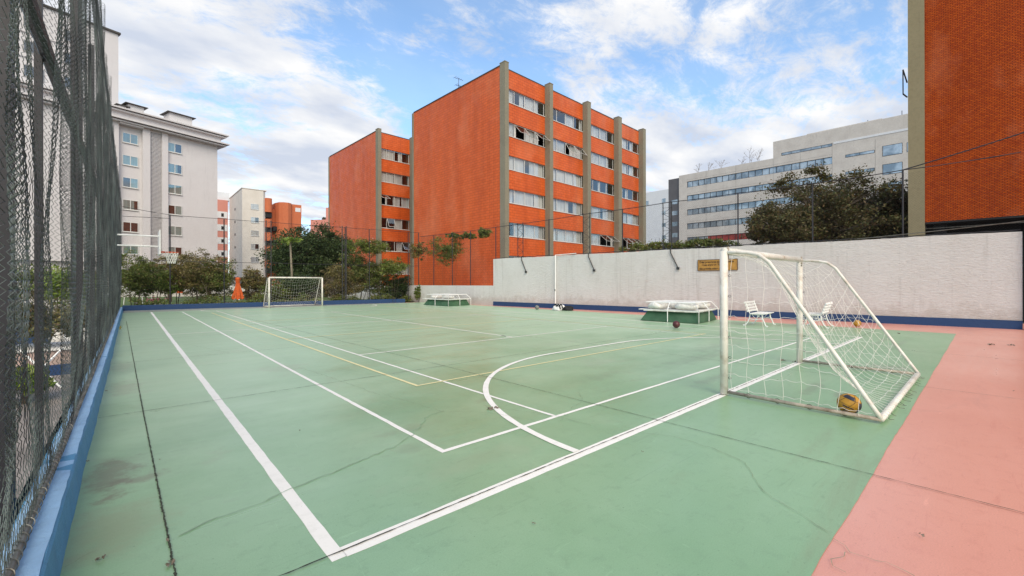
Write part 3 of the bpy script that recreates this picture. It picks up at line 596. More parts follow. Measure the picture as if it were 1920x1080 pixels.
# ------------------------------------------------------------------ goals
def make_goal(label, L0, R0, depth, H=1.9):
    """L0, R0: post feet; net falls to -y side, then rotated for the far goal"""
    cx, cy = (L0[0]+R0[0])/2, (L0[1]+R0[1])/2
    t = thing('goal', label, 'goal', (cx, cy, .02)); r = .05
    w = R0[0]-L0[0]; hx = w/2; D = depth; d1 = .42
    Z0 = 0
    def bp(mb, nm, mt, **k): return build(mb, nm, mt, t, world=False, smooth=True, **k)
    for s_ in (-1, 1): bp(MB().tube([(s_*hx, 0, 0), (s_*hx, 0, H)], r, 16), 'post', 'goal paint')
    bp(MB().tube([(-hx-.0, 0, H), (hx, 0, H)], .045, 16), 'crossbar', 'goal paint')
    side = [(0, H-.02), (-.15, H-.025), (-d1+.12, H-.04), (-d1, H-.07), (-d1-.12, H-.17)]
    side += [(-d1-.12+(-(D)+d1+.12)*q, (H-.17)*(1-q)+.04*q) for q in np.linspace(.08, 1, 12)]
    for s_ in (-1, 1):
        bp(MB().tube([(s_*hx, y, z) for y, z in side], .023, 10), 'stay', 'goal paint')
        bp(MB().tube([(s_*hx, 0, .03), (s_*hx, -D*.5, .028), (s_*hx, -D, .03)], .022, 8), 'ground_tube', 'goal rusty paint')
    bp(MB().tube([(-hx, -D, .035), (hx, -D, .035)], .029, 12), 'back_tube', 'goal paint')
    # net
    sy = np.array([p[0] for p in side]); sz = np.array([p[1] for p in side]); cl = np.concatenate([[0], np.cumsum(np.hypot(np.diff(sy), np.diff(sz)))])
    tot = cl[-1]
    def back(s_, q):
        l = q*tot; y = np.interp(l, cl, sy); z = np.interp(l, cl, sz); k = math.sin(math.pi*s_)**.7; f = math.sin(math.pi*min(1, q**.8))
        z2 = z-.62*k*f*(.5+q); y2 = y+.22*k*f*q
        return (-hx+w*s_+.02*math.sin(q*23+s_*9), y2, max(.012+.01*math.sin(s_*30), z2))
    nb = MB(); ns, nq = 22, 14; cr = .0026
    jit = lambda: random.uniform(-.010, .010)
    grid = [[tuple(np.array(back(i/ns, j/nq))+np.array([jit(), jit(), jit()])*(0 if i in (0, ns) or j in (0, nq) else 1)) for j in range(nq+1)] for i in range(ns+1)]
    def cat(p, q, s_=.012, n=3): return [tuple(np.array(p)*(1-a)+np.array(q)*a-np.array([0, 0, s_*4*a*(1-a) if min(p[2], q[2]) > .05 else 0])) for a in np.linspace(0, 1, n+1)]
    for i in range(ns+1):
        path = []
        for j in range(nq): path += cat(grid[i][j], grid[i][j+1])[:-1]
        nb.tube(path+[grid[i][nq]], cr, 3, False)
    for j in range(1, nq):
        path = []
        for i in range(ns): path += cat(grid[i][j], grid[i+1][j])[:-1]
        nb.tube(path+[grid[ns][j]], cr, 3, False)
    bp(nb, 'back_net', 'net cord')
    for s_ in (-1, 1):
        nb = MB(); c = .19
        def zmax(y): return float(np.interp(-y, [-q for q in sy][0:], sz)) if True else 0
        ys = np.arange(-.10, -D+.05, -c); zs = np.arange(.10, H-.03, c)
        dr = lambda y, z: (s_*hx+.03*math.sin(y*3+z*2)*s_, y+.015*math.sin(z*9+y*4), z+.03*math.sin(y*7+1)*math.sin(z*2.2))
        for y in ys:
            zt = zmax(y)-.02; P = [dr(y, z) for z in np.linspace(.04, zt, max(3, int(zt/.07)))]
            if len(P) > 1: nb.tube(P, cr, 3, False)
        for z in zs:
            # depth of the stay at this height
            yy_ = float(np.interp(z, sz[::-1], sy[::-1])); P = [dr(y, z-.025*math.sin(math.pi*((y*7) % 1))) for y in np.linspace(-.05, yy_+.02, max(3, int(-yy_/.05)))]
            nb.tube(P, cr, 3, False)
        bp(nb, 'side_net', 'net cord')
        hk = MB()
        for z in np.arange(.22, H-.1, .27):
            hk.tube([(s_*hx+.0*math.cos(a), -.055-.018*(1-math.cos(a)), z+.014*math.sin(a)) for a in np.linspace(0, 6.28, 9)], .0035, 4, False)
        for y in np.arange(-.3, -D, -.33): hk.tube([(s_*hx, y+.03*math.sin(a), .03+.030*math.cos(a)) for a in np.linspace(0, 6.28, 9)], .004, 4, False)
        bp(hk, 'net_hooks', 'hook wire')
    lc = MB(); fr_ = MB()
    for X0, X1, Y0, Z0_, R_ in ((-hx, hx, 0, H, .051), (-hx, hx, -D, .035, .034)):
        n_ = int((X1-X0)/.11)
        lc.tube([(X0+.06+(X1-X0-.12)*q/(n_*11)+jit()*.2, Y0+R_*math.cos(q*2*math.pi/11), Z0_+R_*math.sin(q*2*math.pi/11)) for q in range(n_*11)], .0034, 3)
        if Y0: 
            for i in range(n_):
                x = X0+(i+.5)*(X1-X0)/n_
                if random.random() < .55: fr_.tube([(x, Y0-R_+.01, .03), (x+random.uniform(-.03, .03), Y0-R_-.02, .012), (x+random.uniform(-.06, .06), Y0-R_-random.uniform(.03, .08), .006)], .003, 3)
    bp(lc, 'net_lacing', 'net cord'); bp(fr_, 'net_hooks', 'hook wire')
    for s_ in (-1, 1): bp(MB().box((s_*hx-.012-.03*s_, -.05, H-.12), (s_*hx+.012-.03*s_, -.03, H+.055)), 'bracket', 'goal rusty paint')
    return t
g1 = make_goal('near white goal with a torn sagging net at the front right of the court', (5.91, 2.37), (9.27, 2.40), 1.60)
g2 = copy_tree(g1); g2.location = (7.9, 29.35, .02); g2.rotation_euler = (0, 0, R(180)); g2.scale = (.925, .95, .97)
g2['label'] = 'small distant white goal in front of the far blue kerb'
for o in (g1, g2): o['group'] = 'white goals at both ends of the court'

# ------------------------------------------------------------------ balls, clothes
def volleyball(loc, r, label, rz, rx):
    t = thing('volleyball', label, 'ball', (*loc[:2], r+.02), rz)
    Mx = Matrix.Rotation(rx, 3, 'X')
    def patch(th0, th1, ph0, ph1, R_, nm, mt, n=12):
        V = []; 
        for i in range(n+1):
            for j in range(n+1):
                th = th0+(th1-th0)*i/n; ph = ph0+(ph1-ph0)*j/n; V.append(tuple(Mx@Vector((R_*math.cos(ph)*math.cos(th), R_*math.cos(ph)*math.sin(th), R_*math.sin(ph)))))
        b = MB(); b.add(V, [(i*(n+1)+j, (i+1)*(n+1)+j, (i+1)*(n+1)+j+1, i*(n+1)+j+1) for i in range(n) for j in range(n)]); return b
    b = MB().sphere((0, 0, 0), r, 32, 20); b.v = [v@np.array(Mx).T for v in b.v]; build(b, 'ball_body', 'ball yellow', t, world=False, smooth=True)
    for a, a2, ph in ((R(118), R(196), (.62, 1.05)), (R(226), R(292), (-.55, .55)), (R(20), R(80), (-.4, .4))): build(patch(a, a2, ph[0], ph[1], r*1.006, '', ''), 'panel', 'ball navy', t, world=False, smooth=True)
    build(patch(R(150), R(205), -.24, -.12, r*1.006, '', ''), 'dark_band', 'ball navy', t, world=False, smooth=True)
    0 and build(patch(R(140), R(208), -.50, -.43, r*1.006, '', ''), 'dark_band', 'ball navy', t, world=False, smooth=True)
    s = MB()
    for k_ in range(6):
        a = R(-178+k_*60); s.tube([tuple(Mx@Vector((r*1.004*math.cos(p)*math.cos(a+.35*math.sin(2*p)), r*1.004*math.cos(p)*math.sin(a+.35*math.sin(2*p)), r*1.004*math.sin(p)))) for p in np.linspace(-1.5, 1.5, 30)], .0022, 4)
    for p0 in (-.6, .0, .6): s.tube([tuple(Mx@Vector((r*1.004*math.cos(p0)*math.cos(a), r*1.004*math.cos(p0)*math.sin(a), r*1.004*math.sin(p0)))) for a in np.linspace(0, 6.3, 50)], .0018, 4)
    build(s, 'seams', 'ball seam', t, world=False); return t
volleyball(gnd(1592, 779), .112, 'yellow and navy volleyball lying inside the near goal', R(12), R(20))
volleyball(gnd(1607, 614), .115, 'yellow volleyball near the wall base seen through the goal net', R(80), R(60))
def plain_ball(p, r, mat, label):
    t = thing('rubber_ball', label, 'ball', (*p[:2], .02+r)); build(MB().sphere((0, 0, 0), r, 28, 18), 'ball_body', mat, t, world=False, smooth=True)
    s = MB()
    for ax in ('X', 'Y', 'Z'):
        Mx = Matrix.Rotation(.6, 3, 'X')@Matrix.Rotation(R(90), 3, ax); s.tube([tuple(Mx@Vector((r*1.002*math.cos(a), r*1.002*math.sin(a), 0))) for a in np.linspace(0, 6.283, 40)], .0025, 4, False)
    build(s, 'seams', 'cloth black', t, world=False)
plain_ball(gnd(1268, 616), .115, 'ball maroon', 'dark maroon ball in front of the green plinth')
plain_ball(gnd(1007, 581), .12, 'ball grey', 'small grey ball near the far wall beside the heap of clothes')
def heap(c, rx, ry, h, seed):
    rs = np.random.default_rng(seed); b = MB(); n, k = 14, 26; V = []
    ph = rs.uniform(0, 6, 6)
    for i in range(n+1):
        for j in range(k):
            a = 2*math.pi*j/k; q = i/n; f = 1+.18*math.sin(3*a+ph[0]+q*3)+.12*math.sin(7*a+ph[1])
            V.append((c[0]+rx*f*math.cos(a)*(1-q**2.2), c[1]+ry*f*math.sin(a)*(1-q**2.2), c[2]+h*(math.sin(q*math.pi/2))*(1+.12*math.sin(5*a+ph[2]))))
    return b.add(V, [(i*k+j, i*k+(j+1) % k, (i+1)*k+(j+1) % k, (i+1)*k+j) for i in range(n) for j in range(k)])
hp = gnd(1054, 582); t = thing('clothes_heap', 'crumpled heap of black and white clothes at the foot of the far wall', 'clothes', (hp[0], hp[1], .02))
hd = np.array([wdir[0], wdir[1]])
build(heap((hp[0]-.1, hp[1]+.15, .02), .35, .38, .30, 1), 'white_cloth', 'cloth white', t, smooth=True)
build(heap((hp[0]+.12, hp[1]-.28, .02), .33, .33, .22, 2), 'black_cloth', 'cloth black', t, smooth=True)
b = MB()
for k_ in range(3): b.tube([(hp[0]-.36+.02*k_, hp[1]+.25-.17*k_-.25*s_, .05+.30*math.sin(math.pi*min(1, s_*.8+.15))) for s_ in np.linspace(0, 1, 10)], .035, 6)
build(b, 'black_stripes', 'cloth black', t, smooth=True)
# white pipe on the far part of the wall
p = wall_at(17.0)+wn*.12
t = thing('net_pole', 'thin white net pole standing against the tall white wall', 'pole', (p[0], p[1], 0))
build(MB().tube([(p[0], p[1], 0), (p[0], p[1], 3.12)], .035, 10), 'pole', 'white metal paint', t); build(MB().tube([(p[0], p[1], 3.12), (*(wall_at(15.6)+wn*.1), 3.16)], .02, 8), 'arm', 'white metal paint', t)
build(MB().box((p[0]-.05, p[1]-.03, 1.02), (p[0]-.03, p[1]+.03, 1.14)), 'cleat', 'galvanised pipe', t)

# ------------------------------------------------------------------ guarded green plinths with sacks (two)
def plinth(label, ox, oy, rz, W_, L_, sacks, sc=1.0):
    t = thing('guarded_plinth', label, 'plinth', (ox, oy, .02), rz)
    bp = lambda mb, nm, mt, sm=False: build(mb, nm, mt, t, world=False, smooth=sm)
    h = .38; o = .22; b = MB()
    V = [(0, 0, 0), (W_, 0, 0), (W_, L_, 0), (0, L_, 0), (o, o*.6, h), (W_-o, o*.6, h), (W_-o, L_-o, h), (o, L_-o, h)]
    b.add(V, [(0, 1, 5, 4), (1, 2, 6, 5), (2, 3, 7, 6), (3, 0, 4, 7), (4, 5, 6, 7)]); bp(b, 'battered_base', 'plinth dark green')
    b = MB(); b.box((.08, .02, h), (W_-.08, L_-.1, h+.045)); bp(b, 'top_slab', 'sand sack')
    # frame: legs, lower ring, top ring leaning inwards
    e = -.04; zl, zt = .44, .72; i_ = .17; n = 3
    lower = [(e, e), (W_-e, e), (W_-e, L_-e), (e, L_-e)]; upper = [(i_, i_), (W_-i_, i_), (W_-i_, L_-i_), (i_, L_-i_)]
    rb = MB(); rb.tube([(x, y, zl) for x, y in lower+lower[:1]], .013, 6); bp(rb, 'lower_ring', 'white metal paint')
    rb = MB(); rb.tube([(x, y, zt) for x, y in upper+upper[:1]], .018, 6); bp(rb, 'top_ring', 'white metal paint')
    for (a, c, ua, uc) in [(0, 3, 0, 3), (0, 1, 0, 1), (1, 2, 1, 2), (2, 3, 2, 3)]:
        for q in (0, .5):
            p_ = np.array(lower[a])*(1-q)+np.array(lower[c])*q; u_ = np.array(upper[ua])*(1-q)+np.array(upper[uc])*q
            bp(MB().tube([(p_[0], p_[1], 0), (p_[0], p_[1], zl), (u_[0], u_[1], zt)], .016, 8), 'leg', 'white metal paint')
    mb = MB(); c = .06
    for x in np.arange(i_, W_-i_, c): mb.tube([(x, i_, zt), (x, L_/2, zt-.012), (x, L_-i_, zt)], .004, 3, False)
    for y in np.arange(i_, L_-i_, c): mb.tube([(i_, y, zt), (W_/2, y, zt-.012), (W_-i_, y, zt)], .004, 3, False)
    bp(mb, 'mesh_cover', 'white metal paint')
    return t
def sack(b_loc, rz, rx, ry, rh, label, seed, z=.465):
    rs = np.random.default_rng(seed); c = b_loc; V = []; n, k = 12, 24; ph = rs.uniform(0, 6, 4)
    for i in range(n+1):
        q = math.pi*i/n
        for j in range(k):
            a = 2*math.pi*j/k; se = lambda x, p: math.copysign(abs(x)**p, x); f = 1+.04*math.sin(4*a+ph[0]+q)+.03*math.sin(9*a+ph[1])
            V.append((rx*f*se(math.cos(a), .6)*math.sin(q)**.5, ry*f*se(math.sin(a), .6)*math.sin(q)**.5, rh*(1-math.cos(q))/2*1.0*(1+.08*math.sin(3*a+ph[2]))))
    b = MB(); b.add(V, [(i*k+j, i*k+(j+1) % k, (i+1)*k+(j+1) % k, (i+1)*k+j) for i in range(n) for j in range(k)]); b.rot((0, 0, 0), rz)
    b.v = [v+np.array([c[0], c[1], z]) for v in b.v]
    o = build(b, 'sack', 'sand sack', smooth=True); tag(o, label, 'sack', 'white sacks on the green plinths')
PRZ = R(7.4)
plinth('dark green battered plinth under a white wire guard frame near the benches', 15.35, 7.1, PRZ, 2.3, 2.2, 1)
for dx, dy, rr, lab, sd in [(.45, .55, .2, 'white sack at the front right corner of the near green plinth', 3), (.42, 1.65, 1.4, 'white sack at the left end of the near green plinth', 5), (1.2, 1.1, .1, 'white sack in the middle of the near green plinth', 8), (1.8, .5, 1.2, 'white sack at the right end of the near green plinth behind the goal post', 11)]:
    c, s_ = math.cos(PRZ), math.sin(PRZ); sack((15.35+dx*c-dy*s_, 7.1+dx*s_+dy*c), PRZ+rr, .3, .42 if rr < 1 else .40, .26, lab, sd)
plinth('distant green plinth under a white wire guard frame in the far right corner', 15.3, 23.3, PRZ, 1.9, 2.6, 0)
for dx, dy, rr, lab, sd in [(.6, .7, .2, 'white sack at the right of the distant plinth', 3), (.6, 1.9, 1.4, 'white sack at the left of the distant plinth', 5)]:
    c, s_ = math.cos(PRZ), math.sin(PRZ); sack((15.3+dx*c-dy*s_, 23.3+dx*s_+dy*c), PRZ+rr, .3, .42, .22, lab, sd)

# ------------------------------------------------------------------ benches
def bench(label, loc, rz, Lb=1.15):
    t = thing('park_bench', label, 'bench', (*loc[:2], .02), rz, 'white slatted benches by the wall')
    bp = lambda mb, nm, mt: build(mb, nm, mt, t, world=False)
    def arcp(x, pts): return [(x, y, z) for y, z in pts]
    for x in (-Lb/2+.1, Lb/2-.1):
        f = MB(); f.tube(arcp(x, [(.30, .0), (.26, .12), (.20, .26), (.19, .36), (.22, .40)]), .018, 6); f.tube(arcp(x, [(.36, 0), (.30, .005)]), .02, 6); bp(f, 'leg', 'white metal paint')
        f = MB(); f.tube(arcp(x, [(-.34, .0), (-.26, .10), (-.20, .25), (-.18, .38)]), .018, 6); f.tube(arcp(x, [(-.40, 0), (-.33, .005)]), .02, 6); bp(f, 'leg', 'white metal paint')
        f = MB(); f.tube(arcp(x, [(.25, .40), (.0, .38), (-.18, .40), (-.24, .55), (-.33, .82)]), .016, 6); f.tube(arcp(x, [(.2, .26), (.0, .20), (-.2, .25)]), .012, 6); f.tube(arcp(x, [(.12, .38), (0, .22), (-.12, .38)]), .010, 6); bp(f, 'side_iron', 'white metal paint')
    s_ = MB()
    for y in (-.13, -.03, .07, .17, .26): s_.box((-Lb/2, y-.033, .405), (Lb/2, y+.033, .43))
    bp(s_, 'seat', 'bench white slat')
    s_ = MB()
    for k_ in range(4):
        z = .50+.095*k_; y = -.235-.35*(z-.5); s_.beam((-Lb/2, y, z), (Lb/2, y, z), .065, .022, (0, -.94, .34))
    bp(s_, 'backrest', 'bench white slat'); return t
BZ = R(-62)
bench('white slatted bench seen clearly between the goal posts', (16.45, 5.42), R(184), 1.2)
bench('white slatted bench behind the far goal post and net', (17.3, 3.95), R(4), 1.2)

# ------------------------------------------------------------------ sign on the wall
t = thing('wall_sign', 'yellow notice board with dark handwritten lettering on the white wall', 'sign', (*wall_at(8.3), 2.05))
sp, sq = wall_at(9.1)+wn*.015, wall_at(7.45)+wn*.015
b = MB(); b.beam((sp[0], sp[1], 2.295), (sq[0], sq[1], 2.295), .02, .50); build(b, 'board', 'sign yellow', t)
b = MB()
for z in (2.05, 2.54): b.beam((*(sp+wn*.006), z), (*(sq+wn*.006), z), .03, .022)
for q in (sp, sq): b.beam((*(q+wn*.006), 2.06), (*(q+wn*.006), 2.53), .03, .024)
build(b, 'frame', 'sign frame', t)
def text_mesh(body, size, loc, rotz, parent, mat, xs=1.0):
    cu = bpy.data.curves.new('lettering', 'FONT'); cu.body = body; cu.size = size; cu.extrude = .002; cu.align_x = 'LEFT'; cu.offset = .003
    ob = bpy.data.objects.new('lettering', cu); COL.objects.link(ob); bpy.context.view_layer.update()
    dg = bpy.context.evaluated_depsgraph_get(); me = bpy.data.meshes.new_from_object(ob.evaluated_get(dg)); bpy.data.objects.remove(ob)
    o = bpy.data.objects.new('lettering', me); COL.objects.link(o); me.materials.clear(); me.materials.append(M[mat])
    o.parent = parent; o.scale = (xs, 1, 1); o.location = Vector(loc)-parent.location; o.rotation_euler = (R(90), 0, rotz); return o
trz = math.atan2(sq[1]-sp[1], sq[0]-sp[0]); dv = (sq-sp)/np.linalg.norm(sq-sp)
for body, off, z, size in (('Zelar pelos bens do Condomínio', .06, 2.40, .115), ('é um dever de TODOS', .20, 2.27, .11), ('não permita sobre os não', .06, 2.10, .115)):
    p = sp+dv*off+wn*.014; w_ = {0.06: 1.0, .20: 1.0}.get(off, 1.0); text_mesh(body, size, (p[0], p[1], z), trz, t, 'sign ink', .95)

# ------------------------------------------------------------------ basketball hoop on arms from the left fence
hx, hy = .88, 22.0
t = thing('basketball_hoop', 'white backboard with orange hoop held out on two white arms from the left fence', 'hoop', (XF, hy, 2.9))
b = MB().box((hx-.02, hy-.62, 2.64), (hx+.02, hy+.62, 3.58)); build(b, 'backboard', 'white metal paint', t)
b = MB()
for a in ((hy-.62, 2.64, hy+.62, 2.67), (hy-.62, 3.55, hy+.62, 3.58), (hy-.62, 2.6, hy-.58, 3.6)): b.box((hx+.022, a[0], a[1]), (hx+.028, a[2], a[3]))
build(b, 'board_outline', 'dark steel', t)
for z in (2.98, 3.38): build(MB().tube([(XF, hy, z-.02), (hx, hy, z)], .028, 8), 'arm', 'white metal paint', t)
rc = (hx+.38, hy, 2.76); ring = MB().tube([(rc[0]+.225*math.cos(a), rc[1]+.225*math.sin(a), rc[2]) for a in np.linspace(0, 6.283, 33)], .014, 6, False); ring.box((hx, hy-.06, 2.73), (hx+.17, hy+.06, 2.79))
build(ring, 'rim', 'orange hoop', t, smooth=False)
nb = MB()
for k_ in range(12):
    for sg in (1, -1): nb.tube([(rc[0]+(.225-.11*q)*math.cos(k_*math.pi/6+sg*q*1.1), rc[1]+(.225-.11*q)*math.sin(k_*math.pi/6+sg*q*1.1), rc[2]-.45*q) for q in np.linspace(0, 1, 7)], .007, 3, False)
build(nb, 'hoop_net', 'net cord', t)
#PART2
# ================================================================== buildings
BR = R(2.26)
def win(parent, name, x0, x1, z0, z1, yf, panes, frame='window frame white', cur='curtain white', opened=(), cover=1.0, gl='window glass', fr=.045, room=None, sill=True, dep=.10, curtain_gaps=None):
    """window in a facade facing local -y; yf is the wall face. panes = list of relative widths"""
    f = MB(); y0, y1 = yf+dep, yf+dep+.05; tot = sum(panes); xs = [x0]
    for p in panes: xs.append(xs[-1]+(x1-x0)*p/tot)
    f.box((x0, y0, z1-fr), (x1, y1, z1)); f.box((x0, y0, z0), (x1, y1, z0+fr))
    for i, x in enumerate(xs):
        a = x if i == 0 else (x-fr if i == len(xs)-1 else x-fr/2); f.box((a, y0+.002, z0+fr), (a+fr, y1-.002, z1-fr))
    if sill: f.box((x0-.02, yf-.05, z0-.06), (x1+.02, y0, z0-.004))
    w = build(f, name, frame, parent, world=False)
    g = MB(); anyp = False
    for i in range(len(panes)):
        a, c = xs[i]+fr/2, xs[i+1]-fr/2
        if i in opened:
            ang = opened[i] if isinstance(opened, dict) else 35
            s_ = MB(); hh = z1-z0-2*fr; t_ = .035
            s_.box((a, y0-.03, z1-fr-t_), (c, y0, z1-fr)); s_.box((a, y0-.03, z0+fr), (c, y0, z0+fr+t_)); s_.box((a, y0-.028, z0+fr+t_), (a+t_, y0-.002, z1-fr-t_)); s_.box((c-t_, y0-.028, z0+fr+t_), (c, y0-.002, z1-fr-t_))
            s_.rot((0, y0-.015, z1-fr), -R(ang), (1, 0, 0)); build(s_, 'open_sash', 'window frame white', w, world=False)
            gp = MB().poly([(a+t_, y0-.015, z0+fr+t_), (c-t_, y0-.015, z0+fr+t_), (c-t_, y0-.015, z1-fr-t_), (a+t_, y0-.015, z1-fr-t_)]); gp.rot((0, y0-.015, z1-fr), -R(ang), (1, 0, 0))
            build(gp, 'pane', gl, w, world=False)
        else: g.poly([(a, y0+.02, z0+fr), (c, y0+.02, z0+fr), (c, y0+.02, z1-fr), (a, y0+.02, z1-fr)]); anyp = True
    if anyp: build(g, 'pane', gl, w, world=False)
    if cur:
        cb_ = MB(); any_ = False
        for i in range(len(panes)):
            if curtain_gaps and i in curtain_gaps: cvr = curtain_gaps[i]
            else: cvr = cover*random.choice([1, 1, 1, 1, 1, 1, 1, .8, .45])
            if cvr <= .02: continue
            a, c = xs[i]+.01, xs[i+1]-.01; side = random.random() < .5; ww = (c-a)*cvr
            if side: a = c-ww
            else: c = a+ww
            n = max(4, int((c-a)/.035)); V = []; ph = random.uniform(0, 6)
            for q in range(n+1):
                x = a+(c-a)*q/n; y = y1+.10+.028*math.sin(x*38+ph)+.012*math.sin(x*90); V += [(x, y, z0+.02), (x, y, z1-.02)]
            cb_.add(V, [(2*q, 2*q+2, 2*q+3, 2*q+1) for q in range(n)]); any_ = True
        if any_: build(cb_, 'curtain', cur, w, world=False)
    return w
def antenna(parent, x, y, z, h=1.9, name='antenna'):
    b = MB(); b.tube([(x, y, z), (x, y, z+h)], .025, 5)
    for q, ln in ((.98, 1.0), (.62, .7)):
        b.tube([(x-.5*ln, y, z+h*q-.05), (x+.6*ln, y+.1, z+h*q+.05)], .016, 4)
        for k_ in range(5): xx = x-.45*ln+k_*.24*ln; b.tube([(xx, y-.28+.04*k_, z+h*q), (xx, y+.28-.04*k_, z+h*q)], .011, 4)
    b.tube([(x-.3, y, z+h*.3), (x+.1, y+.1, z+h*.62)], .011, 4)
    return build(b, name, 'dark steel', parent, world=False)
def orange_block(label, corner, llen, bays, ztop, wtop, pitch, rows, wh, wins, cap=True):
    t = thing('apartment_block', label, 'building', (corner[0], corner[1], -.6), BR)
    Z = .6; X = bays[-1][1]
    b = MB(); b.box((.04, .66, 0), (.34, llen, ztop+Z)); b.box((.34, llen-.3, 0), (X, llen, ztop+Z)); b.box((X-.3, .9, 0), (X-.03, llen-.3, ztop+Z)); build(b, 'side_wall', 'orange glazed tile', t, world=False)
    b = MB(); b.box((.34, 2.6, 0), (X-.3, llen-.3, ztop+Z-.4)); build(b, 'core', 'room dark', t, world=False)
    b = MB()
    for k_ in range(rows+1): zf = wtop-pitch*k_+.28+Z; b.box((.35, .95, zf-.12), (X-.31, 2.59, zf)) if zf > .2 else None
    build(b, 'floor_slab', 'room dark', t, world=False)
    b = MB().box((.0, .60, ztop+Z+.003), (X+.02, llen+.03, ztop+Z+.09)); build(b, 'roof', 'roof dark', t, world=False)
    for i, (a, c) in enumerate(bays):
        b = MB().box((a, 0, 0), (c, .64, ztop+Z+.18)); b.box((a-.02, -.02, ztop+Z+.184), (c+.02, .66, ztop+Z+.25)); build(b, 'pillar', 'raw concrete', t, world=False)
    b = MB().box((-.02, llen+.003, 0), (.35, llen+.32, ztop+Z-.02)); build(b, 'pillar', 'raw concrete', t, world=False)
    for i in range(len(bays)-1):
        a, c = bays[i][1], bays[i+1][0]; zprev = ztop
        for k_ in range(rows):
            z1 = wtop-pitch*k_; z0 = z1-wh
            b = MB().box((a, .62, z1+Z), (c, .94, zprev+Z)); build(b, 'spandrel', 'orange glazed tile', t, world=False)
            o, cg = wins.get((i, k_), ({}, None)); fx = a+.03
            b = MB()
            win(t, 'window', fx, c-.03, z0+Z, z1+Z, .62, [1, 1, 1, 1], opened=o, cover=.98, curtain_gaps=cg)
            zprev = z0
        b = MB().box((a, .62, 0), (c, .94, zprev+Z)); build(b, 'spandrel', 'orange glazed tile', t, world=False)
    return t
C1 = atd(947, 300, 36)
wins1 = {(0, 1): ({1: 42, 2: 30, 3: 48}, {1: .25, 2: .9, 3: .5}), (1, 1): ({2: 30, 3: 40}, {2: .4}), (2, 4): ({2: 50, 3: 55}, {2: .2, 3: .2}), (3, 4): ({1: 50, 2: 55, 3: 55}, {1: .2, 2: .2, 3: .2}), (3, 5): ({3: 48}, {1: .1, 2: .0, 3: .0}),
         (1, 5): ({1: 75}, {1: .0, 0: .5}), (0, 4): ({}, {0: .05}), (1, 0): ({}, {0: .0, 1: .0, 3: .2}), (2, 0): ({}, {3: .1}), (3, 0): ({}, {2: .4, 3: 0, 1: .9}), (2, 2): ({}, {0: .0, 1: .1, 2: .1, 3: .1}), (3, 2): ({}, {0: .1, 1: .3, 2: 0, 3: 0}), (3, 1): ({}, {2: .5, 3: .3}), (2, 5): ({}, {1: .3, 2: .3})}
B1 = orange_block('large orange tiled apartment block with grey concrete pillars behind the court', C1, 14.5, [(0, .45), (5.73, 6.2), (11.62, 12.22), (17.45, 18.14), (22.9, 23.55)], 19.95, 18.38, 2.9, 6, 1.2, wins1)
antenna(B1, 1.2, 8.0, 20.55, 1.9); b = MB().box((.4, 6.6, 20.65), (3.5, 11.5, 20.95)); build(b, 'roof_box', 'roof dark', B1, world=False)
# potted plant on a sill
C2_ = atd(709, 300, 50.5)
wins2 = {(0, 2): ({0: 62}, {0: .1, 1: .1}), (0, 3): ({1: 25}, {0: 0, 1: 0, 3: .1}), (0, 4): ({3: 35}, {0: .0, 1: 0, 2: .7, 3: 0}), (0, 0): ({}, {3: 0}), (0, 1): ({}, {3: .1})}
B2 = orange_block('smaller orange tiled apartment block with one grey pillar further back on the left', C2_, 14.8, [(0, .42), (4.55, 5.0)], 19.55, 17.75, 2.78, 6, 1.22, wins2)
# right tower block: blind glazed wall on a dark open ground floor
Q = atd(1718, 300, 23.4)
t = thing('apartment_block', 'tall orange tiled end wall with olive concrete pillar at the right edge', 'building', (Q[0], Q[1], -.6), BR)
build(MB().box((0, -.33, 0), (.9, .33, 21.2)), 'pillar', 'olive concrete', t, world=False)
build(MB().box((.12, -24, 5.34), (.5, -.334, 21.0)), 'end_wall', 'orange glazed tile block', t, world=False)
build(MB().box((.5, -24, 5.36), (18, .1, 20.9)), 'body', 'orange glazed tile block', t, world=False)
build(MB().box((.13, -24, 5.24), (18, -.334, 5.337)), 'soffit', 'room dark', t, world=False)
build(MB().box((2.5, -24, 0), (3, 0, 5.24)), 'recessed_ground_floor', 'room dark', t, world=False)
for y in (-.9, -7, -13, -19): build(MB().box((.6, y-.25, 0), (1.1, y+.25, 5.24)), 'column', 'room dark', t, world=False)
b = MB()
for z in (5.02,): b.tube([(.3, -24, z), (.3, -.34, z-.02)], .025, 6)
build(b, 'service_pipe', 'galvanised pipe', t, world=False)
b = MB(); b.beam((-.02, .36, 13.1), (-.5, .5, 13.7), .05, .05); b.beam((-.5, .5, 13.7), (-.42, .5, 12.4), .05, .05); b.beam((-.02, .36, 12.3), (-.42, .5, 12.4), .05, .05); build(b, 'open_sash', 'dark steel', t, world=False)

# ---- grey building
Gp = atd(248, 300, 54); GR = R(16.4)
t = thing('hotel_building', 'pale grey building with stepped cornice and vertical louvre strip', 'building', (Gp[0], Gp[1], -.6), GR); Z = .6
b = MB(); b.box((-12, .55, 0), (1.078, 13, 21.9+Z)); b.box((1.08, 0, 4.1+Z), (1.84, 13, 21.9+Z)); b.box((1.842, .22, 4.1+Z), (3.098, 13, 21.9+Z)); b.box((3.1, 0, 4.1+Z), (3.75, 13, 21.9+Z)); b.box((3.752, .35, 4.1+Z), (9.8, 13, 21.9+Z)); b.box((1.08, .6, 0), (9.78, 12.9, 4.098+Z)); b.box((-12, .0, 4.1+Z), (-1.28, .548, 21.9+Z))
build(b, 'wall', 'grey render', t, world=False)
b = MB(); b.box((-12, -.1, 21.905+Z), (10.1, 13.1, 23.0+Z)); build(b, 'parapet', 'grey render', t, world=False)
